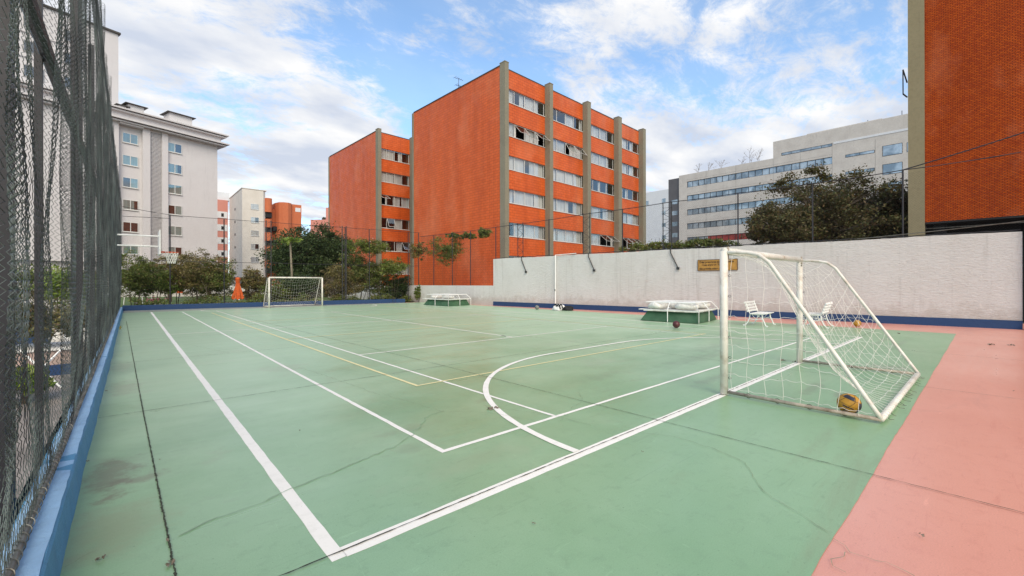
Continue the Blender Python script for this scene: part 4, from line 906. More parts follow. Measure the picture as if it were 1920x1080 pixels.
for z, o, h in ((23.003, .75, .16), (22.75, .5, .14), (21.75, .8, .18), (21.5, .5, .15)):
    x0 = -12; b = MB(); b.box((x0, -o-.1, z+Z), (10.1+o, 13.2, z+h+Z)); build(b, 'cornice', 'grey render', t, world=False)
for x0_, x1_ in ((-1.28, 1.08),): build(MB().box((x0_, -.35, 21.3+Z), (x1_, .54, 21.48+Z)), 'cornice', 'grey render', t, world=False)
b = MB()
for z in np.arange(4.5, 21.2, .17):
    for q in range(5): x = 1.9+q*.24; b.beam((x, .20, z+Z+.03*(q % 2)), (x+.22, .20, z+Z+.03*((q+1) % 2)), .05, .035)
build(b, 'louvre', 'dark grey render', t, world=False)
for k_ in range(6):
    z1 = 20.5-2.8*k_+Z
    for j, (a, c, yf) in enumerate(((-.82, .75, .55), (3.79, 5.41, .35))):
        r_ = MB().box((a+.02, yf+.05, z1-1.24), (c-.02, yf+.09, z1-.02))
        cgs = [{}, {}, {0: 0}, {1: .5}, {0: 0, 1: 0}, {}] if j == 0 else [{1: 0}, {1: .4}, {}, {0: 0}, {}, {1: 0}]
        w = win(t, 'window', a, c, z1-1.26, z1, yf-.10, [1, 1], cur=None, dep=.02, fr=.07)
        bb = MB(); dk = MB(); dk.box((a+.03, yf-.028, z1-1.22), (c-.03, yf-.002, z1-.04)); build(dk, 'room', 'room dark', w, world=False)
        for i in range(2):
            cv = cgs[k_].get(i, 1)
            if cv: xa = a+.05+i*(c-a)/2; bb.box((xa, yf-.04, z1-1.2), (xa+(c-a)/2*cv-.08, yf-.03, z1-.06))
        if bb.v: build(bb, 'curtain', 'curtain green', w, world=False)
b = MB()
b.box((-1.5, .50, 1.95+Z), (3.4, .56, 3.35+Z)); build(b, 'shopfront_glass', 'room dark', t, world=False)
b = MB()
for z in (1.95, 2.75, 3.3): b.box((-1.5, .44, z+Z), (3.4, .498, z+.07+Z))
for x in (-1.5, -.35, .75, 2.0, 3.33): b.box((x, .445, 2.02+Z), (x+.08, .495, 3.3+Z))
build(b, 'shopfront_frame', 'window frame white', t, world=False)
build(MB().box((1.0, -.4, 3.85+Z), (3.8, .6, 4.09+Z)), 'canopy', 'dark grey render', t, world=False)
for x0_, x1_, h in ((-.1, 1.5, 1.2), (4.3, 6.9, 1.6), (-1.0, -.3, .7)):
    v_ = MB().box((x0_, 1, 23.16+Z), (x1_, 3, 23.16+h+Z)); hv = build(v_, 'roof_vent_house', 'grey render', t, world=False)
    b = MB().box((x0_-.35, .65, 23.163+h+Z), (x1_+.35, 3.35, 23.24+h+Z)); build(b, 'vent_roof', 'roof dark', hv, world=False)
    b = MB(); xa, xb, za, zb = x0_+.3*(x1_-x0_), x1_-.15, 23.2+h*.35+Z, 23.1+h*.85+Z
    for q in ((xa, za, xb, za+.06), (xa, zb-.06, xb, zb), (xa, za, xa+.06, zb), (xb-.06, za, xb, zb)): b.box((q[0], .97, q[1]), (q[2], .996, q[3]))
    build(b, 'vent_frame', 'window frame white', hv, world=False)
# tower behind it, to the left
Tp = atd(222, 100, 58)
t = thing('tower_block', 'tall pale tower rising behind the left chain link fence', 'building', (Tp[0], Tp[1], -.6), GR)
build(MB().box((-22, 0, 0), (0, 14, 35.8)), 'wall', 'grey render', t, world=False)
build(MB().box((-22, -.25, 35.803), (.2, 14.2, 36.05)), 'roof', 'roof dark', t, world=False)
for k_ in range(11):
    z1 = 34.0-2.95*k_
    for a in (-5.2, -8.6, -11.6, -14.6):
        if z1 < 3 or (a > -6 and z1 < 22): continue
        w = win(t, 'window', a, a+1.7, z1-1.35, z1, -.06, [1, 1], frame='window frame grey', cur=None, dep=.0, fr=.06); build(MB().box((a+.05, -.02, z1-1.3), (a+1.65, -.004, z1-.05)), 'room', 'room dark', w, world=False)
    if z1 > 3: build(MB().box((-22, -.16, z1-2.05), (-4.2, -.003, z1-1.93)), 'ledge', 'grey render', t, world=False)

# ---- cream and terracotta flats far behind
K_ = atd(454, 400, 89)
t = thing('cream_building', 'distant cream block of flats with five stacked small windows', 'building', (K_[0], K_[1], -.6), R(0))
build(MB().prism([(0, 0), (3.9, 0), (4.35, .5), (4.35, 15), (0, 15)], 0, 21.9), 'wall', 'cream render', t, world=False)
b = MB(); b.box((-.1, -.1, 21.903), (4.5, 15.1, 22.05)); build(b, 'roof', 'cream render', t, world=False)
for k_ in range(6):
    z1 = 18.9-2.8*k_; w = win(t, 'window', 1.55, 3.05, z1-1.15, z1, -.07, [1, 1], cur=None, dep=.01, fr=.05); build(MB().box((1.6, -.02, z1-1.1), (3.0 if k_ in (0, 2, 4) else 2.3, -.005, z1-.05)), 'blind', 'curtain white', w, world=False); build(MB().box((2.31 if k_ in (1, 3, 5) else 3.002, -.019, z1-1.1), (3.0+.003, -.005, z1-.05)), 'room', 'room dark', w, world=False)
    build(MB().box((-.05, 7.5, z1-.6), (-.003, 8.3, z1-.1)), 'vent', 'room dark', t, world=False)
t = thing('pink_building', 'pink and white flats squeezed between the grey building and the cream block', 'building', (K_[0]-3.5, K_[1]+15.2, -.6), 0)
build(MB().box((-6, 0, 0), (3.2, 8, 21.5)), 'wall', 'pink render', t, world=False)
for k_ in range(5):
    z1 = 18.8-3.0*k_; build(MB().box((-1.5, -.06, z1-1.5), (3.1, -.003, z1)), 'window_band', 'white render', t, world=False)
    for a in (-.2, 1.9): build(MB().box((a, -.08, z1-1.2), (a+.5, -.063, z1-.4)), 'window', 'room dark', t, world=False)
build(MB().box((-3, 1, 21.503), (1.2, 6, 24.5)), 'penthouse', 'terracotta render', t, world=False); build(MB().box((1.203, .6, 21.503), (3.6, 4, 23.4)), 'roof_tank', 'white render', t, world=False)
antenna(t, 0, 2, 24.5, 2.6)
t = thing('terracotta_building', 'distant terracotta flats with rounded corners beside the cream block', 'building', (K_[0]+4.36, K_[1]+.6, -.6), 0)
def rpoly(x0, y0, x1, y1, r, n=8): 
    P = []
    for cx, cy, a0 in ((x1-r, y0+r, -90), (x1-r, y1-r, 0), (x0+r, y1-r, 90), (x0+r, y0+r, 180)):
        P += [(cx+r*math.cos(R(a0+90*i/n)), cy+r*math.sin(R(a0+90*i/n))) for i in range(n+1)]
    return P
build(MB().prism(rpoly(.0, 1.5, 3.0, 9, .8), 0, 18.5), 'wall', 'terracotta render', t, world=False)
build(MB().prism([(2.2, 1.0), (2.6, -.2), (3.3, -.9), (4.3, -1.0), (5.0, -.5), (5.4, .4), (7.4, .45), (7.6, 8), (2.2, 8)], 0, 19.9), 'round_tower', 'terracotta render', t, world=False)
for k_, z in enumerate((20.5, 16.0, 13.1, 10.2, 7.3)): 
    h = 2.9 if k_ == 0 else 1.7
    build(MB().prism(rpoly(-.2, -.6, 1.35, 2.4, .75), z-h-.1, z), 'balcony', 'terracotta render', t, world=False)
    build(MB().box((.0, -.2, z-h-1.25), (1.25, 1.2, z-h-.103)), 'loggia', 'room dark', t, world=False)
    build(MB().box((1.6, .4 if k_ else .9, z-h-.7), (3.0, 1.45, z-h+.3)), 'window', 'room dark', t, world=False) if k_ else None
build(MB().box((6.1, .40, 18.3), (7.2, .446, 19.2)), 'window', 'white render', t, world=False)
for (u0, u1, vt, d, mat, lab) in ((611, 619, 389, 120, 'pink render', 'sliver of a tall pink building beside the small orange block'), (582, 612, 412, 135, 'pink render', 'low pink roofs far behind the dark tree'), (430, 610, 470, 150, 'terracotta render', 'distant low terracotta houses behind the dark tree')):
    p, q = atd(u0, vt, d), atd(u1, vt, d); dx = np.array([q[0]-p[0], q[1]-p[1]]); n_ = np.array([-dx[1], dx[0]])/np.linalg.norm(dx)*10
    b = MB().prism([(p[0], p[1]), (q[0], q[1]), (q[0]+n_[0], q[1]+n_[1]), (p[0]+n_[0], p[1]+n_[1])], -.6, p[2])
    t = thing('distant_house', lab, 'building', (p[0], p[1], -.6)); build(b, 'wall', mat, t); c_ = (np.array(p[:2])+np.array(q[:2])+n_)/2
    build(MB().box((c_[0]-.8, c_[1]-.8, p[2]), (c_[0]+.8, c_[1]+.8, p[2]+1.4)), 'roof_tank', 'roof dark', t)

# ---- office block
O_ = atd(1273, 330, 100)
t = thing('office_building', 'long pale concrete office block with ribbons of mirrored windows', 'building', (O_[0], O_[1], -.6), BR); Z = .6
bands = [(24.7-3.2*k_, 1.35) for k_ in range(5)]; b = MB(); zp = 26.4
wx = .35
for z, h in bands: b.box((0, -29, z+Z), (wx, -1.88, zp+Z)); zp = z-h
b.box((0, -29, 0), (wx, -1.88, zp+Z)); b.box((0, -1.878, 0), (wx, 0, 26.4+Z)); b.box((0, -46, 0), (wx, -29.003, 26.4+Z)); b.box((wx+.002, -46, 0), (20, 0, 26.3+Z))
build(b, 'wall', 'pale concrete panel', t, world=False)
build(MB().box((.003, -46, 26.403+Z), (20, -19.4, 29.7+Z)), 'upper_block', 'pale concrete panel', t, world=False)
b = MB(); b.box((-.05, -46, 26.93+Z), (-.0, -29.2, 27.3+Z)); build(b, 'ledge', 'white render', t, world=False)
b = MB()
for y in (-6.2, -12.4, -19.4, -24, -29, -35.1, -41): b.box((-.004, y-.015, Z+1), (.001, y+.015, 26.4+Z))
for z in (25.1, 21.9, 18.7, 15.5, 12.3): b.box((-.004, -29, z+Z), (.001, -1.9, z+.02+Z))
build(b, 'panel_joint', 'roof dark', t, world=False)
for k_, (z, h) in enumerate(bands):
    n = 21; ys = np.linspace(-1.88, -29, n+1)
    if k_ < 4: g = MB().poly([(.2, -29, z-h+Z), (.2, -1.88, z-h+Z), (.2, -1.88, z+Z), (.2, -29, z+Z)]); w = build(g, 'ribbon_window', 'office glass', t, world=False)
    else:
        g = MB().poly([(.2, -6.5, z-h+Z), (.2, -1.88, z-h+Z), (.2, -1.88, z+Z), (.2, -6.5, z+Z)]); w = build(g, 'ribbon_window', 'office glass', t, world=False)
        g = MB().poly([(.2, -29, z-h+Z), (.2, -6.503, z-h+Z), (.2, -6.503, z+Z), (.2, -29, z+Z)]); build(g, 'red_glazing', 'office red glass', w, world=False)
    f = MB()
    for y in ys: f.box((.12, y-.035, z-h+Z), (.19, y+.035, z+Z))
    f.box((.1, -29, z-.06+Z), (.18, -1.88, z+Z-.003)); f.box((.1, -29, z-h+Z+.003), (.18, -1.88, z-h+.07+Z)); build(f, 'mullions', 'dark steel', w, world=False)
for (y0, y1, z0, z1, nm) in [(-20.9, -29, 26.62, 27.15, 3), (-31, -35.0, 24.1, 24.6, 2), (-34, -35.0, 20.9, 21.4, 2), (-31.0, -35.0, 21.0, 21.5, 2), (-36.1, -38.6, 23.2, 25.0, 1), (-36.1, -38.6, 20.0, 21.8, 1), (-39.2, -41, 23.3, 24.9, 1), (-36.1, -38.6, 16.8, 18.6, 1)]:
    g = MB().box((-.01, y1, z0+Z), (.0-.003, y0, z1+Z)); w = build(g, 'window', 'office glass', t, world=False)
    f = MB(); n = max(1, int(abs(y1-y0)/1.4))
    for y in np.linspace(y0, y1, n+1): f.box((-.03, y-.03, z0+Z), (-.012, y+.03, z1+Z))
    f.box((-.035, y1, z1-.05+Z), (-.013, y0, z1+Z)); f.box((-.035, y1, z0+Z), (-.013, y0, z0+.05+Z)); build(f, 'mullions', 'dark steel', w, world=False)
for y, h in ((-34, .6), (-38.5, 1.0), (-40.5, .8)): build(MB().tube([(1, y, 29.7+Z), (1, y, 29.7+h+Z)], .05, 5), 'roof_spike', 'dark steel', t, world=False)
build(MB().box((.4, -36, 29.703+Z), (3, -25, 29.95+Z)), 'roof_ledge', 'pale concrete panel', t, world=False)
t2 = thing('stair_tower', 'dark grey stair tower at the left end of the office block', 'building', (O_[0], O_[1], -.6), BR)
build(MB().box((.3, .003, 0), (8, 2.7, 26.6)), 'wall', 'dark grey render', t2, world=False)
for k_ in range(6): build(MB().box((.27, .5, 20.6-2.6*k_), (.298, 1.9, 21.6-2.6*k_)), 'window', 'office glass', t2, world=False)
build(MB().box((.2, .0, 9.2), (.295, 2.72, 10.1)), 'orange_band', 'terracotta render', t2, world=False)
t = thing('white_building', 'plain white building far away between the orange block and the office', 'building', atd(1200, 531, 150)[:2]+(-.6,), BR)
build(MB().box((0, -14, 0), (20, 1.5, 33.2)), 'wall', 'white render', t, world=False)
for k_ in range(5):
    for y in (-2, -8.2):
        if k_ == 0 and y > -5 or y < -5 or k_ > 9: build(MB().box((-.05, y-1.3, 29-4.1*k_), (-.003, y, 30.3-4.1*k_)), 'window', 'office glass', t, world=False)
t = thing('building_site', 'unfinished brown concrete frame low in front of the white building', 'building', atd(1214, 531, 120)[:2]+(-.6,), BR)
p_ = t.location
b = MB()
for z in (9.0, 12.0): b.box((0, -7, z), (8, .5, z+.3))
build(b, 'slab', 'dark grey render', t, world=False)
for y in (.2, -1.5, -3.2, -4.9, -6.6): build(MB().box((.1, y-.15, 0), (.5, y+.15, 12.9)), 'column', 'pergola wood', t, world=False)
b = MB()
for y in np.arange(.2, -7, -1.2): b.tube([(.3, y, 12.3), (.3, y, 12.9+random.random()*1.6)], .04, 4)
build(b, 'rebar', 'dark steel', t, world=False)

# ================================================================== plants
def crown(center, rad, n_clump, n_leaf, size, clump=.35, shell=.55, flat=1.0, seed=0, low=-.35):
    g_ = np.random.default_rng(seed+100); c = np.array(center); rad = np.array(rad)
    d = g_.normal(size=(n_clump, 3)); d /= np.linalg.norm(d, axis=1)[:, None]; d[:, 2] = np.where(d[:, 2] < low, -d[:, 2], d[:, 2])
    rr = shell+(1-shell)*g_.random(n_clump)**.6; lump = 1+.22*np.sin(d[:, 0]*4+seed)+.18*np.sin(d[:, 1]*5+seed*2)
    cc = c+d*rad*np.minimum(rr*lump, 1.0)[:, None]
    idx = g_.integers(0, n_clump, n_leaf); sz = g_.uniform(.5, 1.35, n_clump)
    off = g_.normal(size=(n_leaf, 3))*.62; ol = np.linalg.norm(off, axis=1)[:, None]; off *= np.minimum(1, 1.9/(ol+1e-9))
    L_ = cc[idx]+off*clump*sz[idx][:, None]*np.array([1.15, 1.15, .7*flat])*min(rad)
    return L_, cc
def tree(name, label, base, center, rad, mat, n_clump=60, n_leaf=6000, size=.12, trunk=.12, clump=.3, seed=0, bark='bark', limbs=18, group=None, flowers=None, aspect=1.9, shell=.55, cat='tree', stems=1, low=-.35):
    t = thing(name, label, cat, (base[0], base[1], base[2]), 0, group)
    Lv, cc = crown(center, rad, n_clump, n_leaf, size, clump, shell, seed=seed, low=low)
    tb = MB(); g_ = random.Random(seed); c = np.array(center); bs = np.array(base)
    forks = []
    for s_ in range(stems):
        o = np.array([g_.uniform(-.3, .3), g_.uniform(-.3, .3), 0])*(stems > 1)*rad[0]; f = c+np.array([o[0]*1.6, o[1]*1.6, -rad[2]*.45]); m_ = (bs+o*.6)*.5+f*.5+np.array([g_.uniform(-.1, .1), g_.uniform(-.1, .1), 0])*rad[0]*.4
        tb.tube([tuple(bs+o*.6), tuple(m_), tuple(f)], [trunk, trunk*.8, trunk*.62], 8); forks.append(f)
    build(tb, 'trunk', bark, t, smooth=True)
    lb = MB()
    for i in np.argsort(np.linalg.norm(cc-c, axis=1))[::-1][:limbs]:
        f = forks[g_.randrange(len(forks))]; e = cc[i]; m_ = (f+e)/2+np.array([g_.uniform(-.12, .12), g_.uniform(-.12, .12), g_.uniform(-.05, .15)])*rad
        lb.tube([tuple(f), tuple(m_), tuple(e)], [trunk*.5, trunk*.28, trunk*.08], 5)
        for q in range(2):
            j = g_.randrange(len(cc)); e2 = e+(cc[j]-e)*.25; lb.tube([tuple(m_), tuple((m_+e2)/2+np.array([0, 0, .05])), tuple(e2)], [trunk*.2, trunk*.12, trunk*.05], 4)
    build(lb, 'limbs', bark, t)
    b = MB().leaves(Lv, size, aspect); build(b, 'crown', mat, t)
    if flowers:
        fm, nf, fs = flowers; I = rng.integers(0, len(Lv), nf); P = Lv[I]+(Lv[I]-c)*.06; build(MB().leaves(P, fs, 1.1), 'flowers', fm, t)
    return t
# wide tree behind the white wall
def px(u, v, d): return atd(u, v, d)
tree('garden_tree', 'wide dark reddish green tree rising behind the tall white wall', px(1555, 470, 28)[:2]+(-.6,), px(1550, 402, 28), (4.3, 4.0, 2.9), 'leaf reddish', 260, 46000, .085, .15, .17, 3, limbs=60, shell=.1, stems=3, low=-1)
tree('garden_tree', 'smaller dark tree half hidden by the right orange block', px(1690, 470, 27)[:2]+(-.6,), px(1655, 418, 27), (1.9, 2.2, 1.9), 'leaf reddish', 170, 30000, .085, .12, .24, 5, limbs=30, shell=.2, low=-1)
tree('garden_tree', 'low bushy tree at the left foot of the wide reddish tree', px(1450, 480, 27)[:2]+(-.6,), px(1455, 430, 27), (2.1, 2.0, 1.2), 'leaf reddish', 110, 13000, .085, .1, .22, 6, limbs=24, shell=.2, low=-1)
for i, (u, v, d, w_, h_, lab) in enumerate([(1320, 462, 40, 3.0, .5, 'strip of low greenery above the white wall left of the wide tree'), (1225, 468, 45, 3.2, .6, 'strip of low greenery above the wall beside the orange block corner pillar')]):
    c = px(u, v, d); tree('hedge', lab, (c[0], c[1], -.6), c, (w_, w_, h_), 'leaf mid', 40, 3500, .13, .08, .5, 20+i, limbs=8, cat='hedge')
# dark tree and papaya behind far fence
tree('garden_tree', 'large dark evergreen tree behind the far goal', px(570, 560, 45)[:2]+(-.6,), px(572, 490, 45), (3.6, 3.4, 3.4), 'leaf dark', 260, 46000, .12, .2, .2, 9, limbs=30, shell=.25, low=-1)
tree('garden_tree', 'dark evergreen tree filling the gap left of the small orange block', px(610, 560, 47)[:2]+(-.6,), px(618, 480, 47), (2.4, 2.4, 3.2), 'leaf dark', 160, 26000, .12, .16, .24, 10, limbs=20, shell=.25, low=-1)
pb = px(546, 560, 33); t = thing('papaya_tree', 'slim pale trunk with a small tuft of leaves behind the far goal', 'tree', (pb[0], pb[1], 0))
pt = px(544, 452, 33); build(MB().tube([(pb[0], pb[1], 0), (pb[0]+.05, pb[1], 2.2), pt], [.10, .08, .06], 8), 'trunk', 'pale bark', t, smooth=True)
Lp = np.array(pt)+rng.normal(size=(160, 3))*[.35, .35, .10]+[0, 0, .05]; build(MB().leaves(Lp, .16, 2.4), 'crown', 'leaf bright', t)
# shrubs and climbers behind the far kerb
SH = [(250, 510, 26, 1.3, 1.5, 'leaf mid', 'loose green shrub against the left end of the far fence', 'leaf', None, 1),
      (290, 528, 27.5, 1.2, .9, 'leaf bright', 'light green shrub second from the left behind the far kerb', 'leaf', None, 2),
      (330, 512, 28.5, 1.4, 1.7, 'leaf olive', 'olive shrub growing through the pergola post', 'leaf', None, 3),
      (372, 512, 29, 1.5, 1.9, 'leaf olive', 'spreading olive shrub left of the orange parasol', 'leaf', None, 4),
      (405, 520, 29.5, 1.4, 1.6, 'leaf mid', 'green shrub under the thin post left of the orange parasol', 'leaf', None, 5),
      (475, 528, 31, 1.0, 1.3, 'leaf olive', 'brownish shrub between the orange parasol and the far goal', 'leaf', None, 6),
      (640, 530, 32, 1.5, 1.6, 'leaf olive', 'bushy shrub just right of the far goal', 'leaf', ('petal white', 30, .05), 7),
      (672, 505, 33, 1.3, 1.9, 'leaf mid', 'tall flowering climber on the right double mast of the far fence', 'leaf', ('petal white', 60, .06), 8),
      (705, 520, 33.5, 1.3, 1.7, 'leaf mid', 'dense flowering shrub in front of the small orange block pillar', 'leaf', ('petal white', 90, .06), 9),
      (745, 535, 34.5, 1.1, 1.3, 'leaf dark', 'dark rounded shrub beside the low white wall', 'leaf', ('petal white', 30, .06), 10),
      (520, 545, 30, 1.2, .8, 'leaf mid', 'low shrub seen through the left half of the far goal', 'leaf', None, 11),
      (570, 540, 31, 1.6, 1.1, 'leaf dark', 'dark low shrub seen through the right half of the far goal', 'leaf', None, 12)]
for (u, v, d, w_, h_, mat, lab, nm, fl, sd) in SH:
    c = px(u, v, d); tree('garden_shrub', lab, (c[0], c[1], 0), (c[0], c[1], c[2]-.1), (w_*1.15, w_*.8, h_*.9), mat, 150, int(10000*w_), .055, .026, .20, 40+sd, bark='bark', limbs=36, flowers=fl, shell=.1, low=-1, cat='shrub', stems=4, group='shrubs behind the far kerb')
for i, (u, v, d, w_, h_, lab) in enumerate([(838, 470, 36, 1.25, .85, 'green climber bush leaning over the far corner of the fence'), (868, 443, 36, 1.5, .16, 'thin vine trailing along the top wire of the fence corner'), (908, 437, 35.5, .55, .30, 'small leafy clump caught on the fence top beside the concrete corner pillar'), (786, 470, 35.5, .5, .6, 'sparse drooping climber at the left end of the low white wall'), (785, 547, 35, .25, .5, 'little yellowish plant in front of the low white wall'), (690, 462, 33.5, 1.2, .5, 'sparse flowering vine high on the fence before the small orange block'), (735, 500, 34, 1.0, .5, 'flowering vine sprawling right of the small orange block pillar')]):
    w_ *= 1.35; h_ *= 1.35; c = px(u, v, d-1.4); tree('climbing_vine', lab, (c[0], c[1], c[2]-h_*.8 if i in (1, 2) else 0), c, (w_, w_*.5, h_), 'leaf mid' if i != 3 else 'leaf olive', 60, int(3600*w_+600), .06, .008, .34, 70+i, limbs=20, cat='vine', shell=.05, low=-1, stems=1 if i in (1, 2) else 4, flowers=('petal white', 25, .06) if i > 4 else None)
# bare twiggy bush
def twig_bush(label, base, h, spread, seed, n=26, mat='dry twig', r0=.02):
    g_ = random.Random(seed); t = thing('bare_bush', label, 'bush', base); b = MB()
    def br(p, d, l, r, dep):
        q = p+d*l; m_ = (p+q)/2+Vector((g_.uniform(-.1, .1), g_.uniform(-.1, .1), .03))*l; b.tube([tuple(p), tuple(m_), tuple(q)], [r, r*.8, r*.6], 4, False)
        if dep: 
            for _ in range(3): br(q, (d+Vector((g_.gauss(0, .45), g_.gauss(0, .45), g_.gauss(.05, .3)))).normalized(), l*g_.uniform(.55, .8), r*.6, dep-1)
    for i in range(n): br(Vector(base), Vector((g_.gauss(0, spread), g_.gauss(0, spread), 1)).normalized(), h*g_.uniform(.25, .45), r0, 3)
    build(b, 'twigs', mat, t); return t
c = px(625, 560, 31.5); twig_bush('bare brown twiggy bush right of the far goal', (c[0], c[1], 0), 2.6, .6, 4, 12, r0=.022)
for i, (u, d, h) in enumerate([(1302, 98, 3.0), (1322, 96, 3.2), (1348, 94, 3.3), (1385, 91, 2.0), (1402, 90, 3.6), (1418, 89, 3.2)]):
    c = atd(u, 300, d); zt = 26.3
    twig_bush(['bare rooftop tree furthest left on the office roof', 'bare rooftop tree second from the left on the office roof', 'bare rooftop tree third from the left on the office roof', 'low bare bush in the middle of the office roof garden', 'tall bare tree just left of the upper office storey', 'bare tree touching the upper office storey'][i], (c[0]+1.5, c[1], zt), h, .35, 30+i, 2, r0=.05)
# low planting strip, lawn, garden floor
b = MB(); p0, p1, p2, p3 = on_k(-.3)+kn*.4, on_k(17)+kn*.4, on_k(17)+kn*34, on_k(-12)+kn*34
b.poly([(p0[0], p0[1], .06), (p1[0], p1[1], .06), (p2[0], p2[1], .06), (p3[0], p3[1], .06)]); struct(b, 'lawn', 'lawn')
b = MB(); q = [on_k(.5)+kn*5.0, on_k(12)+kn*5.0, on_k(12)+kn*7.2, on_k(.5)+kn*7.2]; b.poly([(x[0], x[1], .066) for x in q]); struct(b, 'path', 'patio stone')
P = []
for x in np.arange(0, 16.6, .012):
    c = on_k(x)+kn*(.45+abs(rng.normal())*.45); hh = .30+.20*math.sin(x*2.3)+.14*math.sin(x*5.1+1); P.append((c[0], c[1], .06+rng.random()*max(.05, hh)*1.2))
P = np.repeat(np.array(P), 7, 0); P += rng.normal(scale=[.12, .12, .06], size=P.shape); P[:, 2] = np.maximum(P[:, 2], .07)
o = build(MB().leaves(P, .06, 2.2), 'ground_cover', 'leaf mid'); o['kind'] = 'stuff'
P2 = P[rng.integers(0, len(P), 160)]+[0, 0, .05]; o = build(MB().leaves(P2, .07, 1.1), 'ground_cover_flowers', 'petal white'); o['kind'] = 'stuff'
c = px(293, 562, 26.5); o = build(MB().leaves(np.array(c)+rng.normal(size=(120, 3))*[.25, .25, .06], .07, 1.1), 'flower_clump', 'petal pink'); tag(o, 'pink flowers low at the left behind the far kerb', 'flowers')
# pergola, lattice, parasols, garden furniture
t = thing('pergola', 'dark wooden pergola with thick posts behind the far fence', 'pergola', px(316, 560, 34)[:2]+(0,))
pa, pb_ = np.array(px(300, 540, 34)[:2]), np.array(px(505, 540, 38)[:2]); dd = (pb_-pa)
for q in (.08, .42, .78, 1): c = pa+dd*q; build(MB().box((c[0]-.14, c[1]-.14, .05), (c[0]+.14, c[1]+.14, 1.78)), 'post', 'pergola wood', t)
for o_ in (0, 2.4): build(MB().beam((*(pa+[0, o_]), 1.86), (*(pb_+[0, o_]), 1.86), .10, .16), 'beam', 'pergola wood', t)
b = MB()
for q in np.linspace(0, 1, 22): c = pa+dd*q; b.beam((c[0], c[1]-.3, 1.99), (c[0], c[1]+2.7, 1.99), .05, .10)
build(b, 'rafters', 'pergola wood', t)
c0 = pa+dd*.2; c1 = pa+dd*.40; b = MB()
for s_ in np.linspace(-1, 1, 15):
    for sg in (1, -1):
        x0_, z0_ = s_, 0.; 
        P_ = [(max(0, min(1, s_+q*sg if sg > 0 else s_+1-q)), q) for q in np.linspace(0, 1, 9) if 0 <= (s_+q if sg > 0 else s_+1-q) <= 1]
        if len(P_) > 1: b.tube([(*(c0+(c1-c0)*a), .1+1.6*z) for a, z in P_], .018, 4, False)
build(b, 'lattice', 'pergola wood', t)
def parasol(label, base, h, r):
    t = thing('parasol', label, 'parasol', base, 0, 'closed orange parasols'); b = MB(); k = 40; V = []; prof = [(.12, h), (.16, h-.12), (r*.30, h-.42), (r*.38, h-.50), (r*.36, h-.56), (r*.75, h-1.1), (r, h-1.5)]
    for r_, z in prof:
        for j in range(k): a = 2*math.pi*j/k; f = 1+.16*math.sin(8*a)*(z < h-.2); V.append((base[0]+r_*f*math.cos(a), base[1]+r_*f*math.sin(a), base[2]+z+.05*math.sin(8*a)*(z < h-1.4)))
    b.add(V, [(i*k+j, i*k+(j+1) % k, (i+1)*k+(j+1) % k, (i+1)*k+j) for i in range(len(prof)-1) for j in range(k)]+[tuple(range(k))]); build(b, 'canopy', 'umbrella orange', t, smooth=False)
    build(MB().tube([base, (base[0], base[1], base[2]+h+.08)], .03, 8), 'pole', 'galvanised pipe', t); build(MB().lathe(base, [(.28, 0), (.28, .06), (.06, .1)], 16), 'foot', 'dark grey render', t)
c = px(446, 560, 30); parasol('closed orange parasol left of the far goal', (c[0], c[1], .06), 1.87, .36)
c = px(337, 560, 43); parasol('small closed orange parasol seen further back under the pergola', (c[0], c[1], .06), 2.0, .24)
def table(u, d, label):
    c = px(u, 560, d); t = thing('garden_table', label, 'table', (c[0], c[1], .06), 0, 'garden tables behind the far fence'); build(MB().box((-.55, -.4, .68), (.55, .4, .72)), 'table_top', 'white metal paint', t, world=False)
    for sx_ in (-1, 1):
        for sy_ in (-1, 1): build(MB().tube([(sx_*.5, sy_*.35, 0), (sx_*.45, sy_*.32, .68)], .02, 6), 'leg', 'white metal paint', t, world=False)
for u, d, l in ((250, 30, 'white garden table far left behind the fence'), (545, 33, 'white garden table seen through the left of the far goal net'), (572, 33.5, 'white garden table seen through the right of the far goal net'), (425, 33, 'white garden table left of the orange parasol')): table(u, d, l)
# garden side wall behind lawn
b = MB(); pa, pb_ = np.array(px(225, 540, 46)[:2]), np.array(px(520, 540, 52)[:2]); dd = pb_-pa; nn = np.array([-dd[1], dd[0]])/np.linalg.norm(dd)*.2
b.prism([tuple(pa), tuple(pb_), tuple(pb_+nn), tuple(pa+nn)], 0, 1.25); tag(build(b, 'garden_wall', 'white rough plaster'), 'low white garden wall behind the pergola', 'wall')

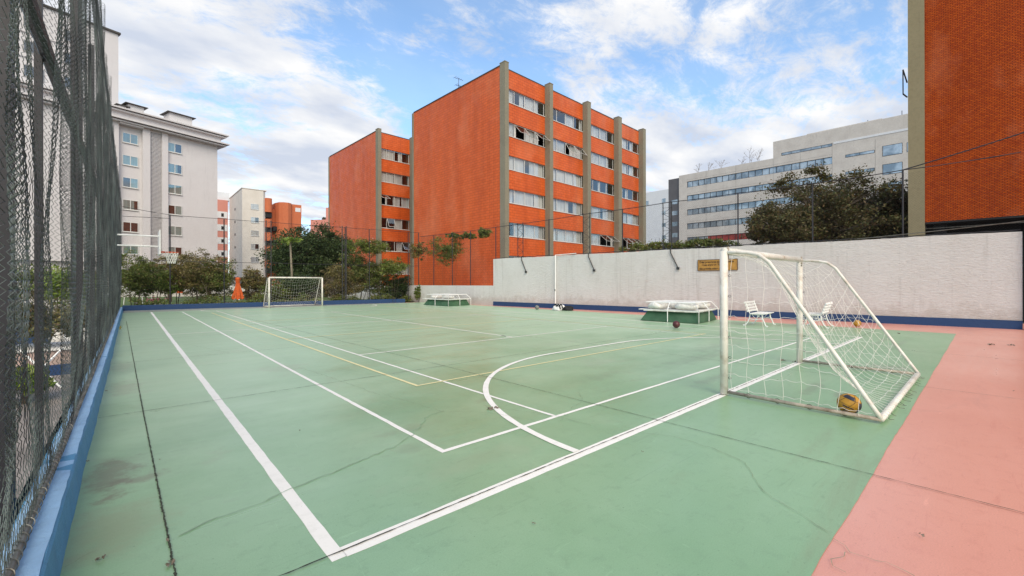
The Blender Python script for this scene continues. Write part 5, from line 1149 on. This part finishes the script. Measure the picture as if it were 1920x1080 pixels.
# ---- patio outside the left fence
b = MB().poly([(-30, -6, -.42), (-.75, -6, -.42), (-.75, 33, -.42), (-30, 33, -.42)]); struct(b, 'patio', 'patio stone')
t = thing('planter_box', 'long pinkish planter seen through the left fence', 'planter', (-2.2, 14.2, -.42)); build(MB().box((-4.2, 13.9, -.42), (-.95, 15.3, .02)), 'box', 'planter pink', t); build(MB().box((-4.25, 13.85, .023), (-.9, 15.35, .07)), 'rim', 'white pot', t)
b = MB().box((-5, 13.1, -.42), (-.9, 13.3, -.22)); tag(build(b, 'low_blue_wall', 'wall base blue'), 'low dark blue wall in front of the pink planter', 'wall')
b = MB().box((-9, 20.0, -.42), (-1.0, 20.25, .55)); tag(build(b, 'low_blue_wall', 'wall base blue'), 'higher dark blue wall further along the left patio', 'wall')
b = MB().box((-14, 27.0, -.42), (-1.0, 27.3, 1.9)); tag(build(b, 'patio_wall', 'white rough plaster'), 'white patio wall far along outside the left fence', 'wall')
for x, y, r_, lab in ((-.98, 17.6, .42, 'large round white pot outside the left fence'), (-1.5, 18.6, .3, 'smaller white pot outside the left fence')):
    t = thing('plant_pot', lab, 'pot', (x, y, -.42)); build(MB().lathe((x, y, -.42), [(r_*.5, 0), (r_*.95, .2), (r_, .42), (r_*.75, .6), (r_*.8, .66), (r_*.7, .66), (r_*.65, .55)], 24), 'pot', 'white pot', t, smooth=True)
    build(MB().leaves(np.array([x, y, .45])+rng.normal(size=(500, 3))*[.22, .22, .2], .07, 2.2), 'plant', 'leaf olive', t)
for i, (x, y, z, r_, h_, mat, lab) in enumerate([(-1.3, 10.4, -.15, .35, .28, 'leaf bright', 'yellow green cushion plant nearest the camera outside the left fence'), (-1.7, 14.6, .5, .75, .5, 'leaf reddish', 'reddish shrub in the pink planter'), (-3.0, 14.6, .6, .8, .6, 'leaf olive', 'olive shrub in the pink planter'), (-1.6, 21.5, 1.0, .7, 1.1, 'leaf bright', 'tall yellow green shrub outside the left fence'), (-2.6, 24, 1.3, 1.2, 1.3, 'leaf mid', 'green bush outside the left fence'), (-1.3, 26, 1.0, .5, 1.0, 'leaf olive', 'narrow olive bush near the far left corner'), (-1.6, 29.5, .9, .7, 1.0, 'leaf mid', 'bush in the far left corner outside the fence')]):
    tree('patio_shrub', lab, (x, y, -.42), (x, y, z), (r_, r_, h_), mat, 30, int(1500+1500*r_), .06, .03, .3, 90+i, limbs=12, shell=.3, cat='shrub', stems=3, group='shrubs outside the left fence')
t = thing('folding_stand', 'white folding stand legs on the patio outside the left fence', 'stand', (-1.15, 11.6, -.42))
for a, c in (((-1.5, 11.5, -.42), (-.95, 11.9, .28)), ((-.95, 11.5, -.42), (-1.5, 11.9, .28)), ((-1.2, 11.3, -.42), (-1.3, 11.9, .28))): build(MB().tube([a, c], .018, 6), 'leg', 'white metal paint', t)
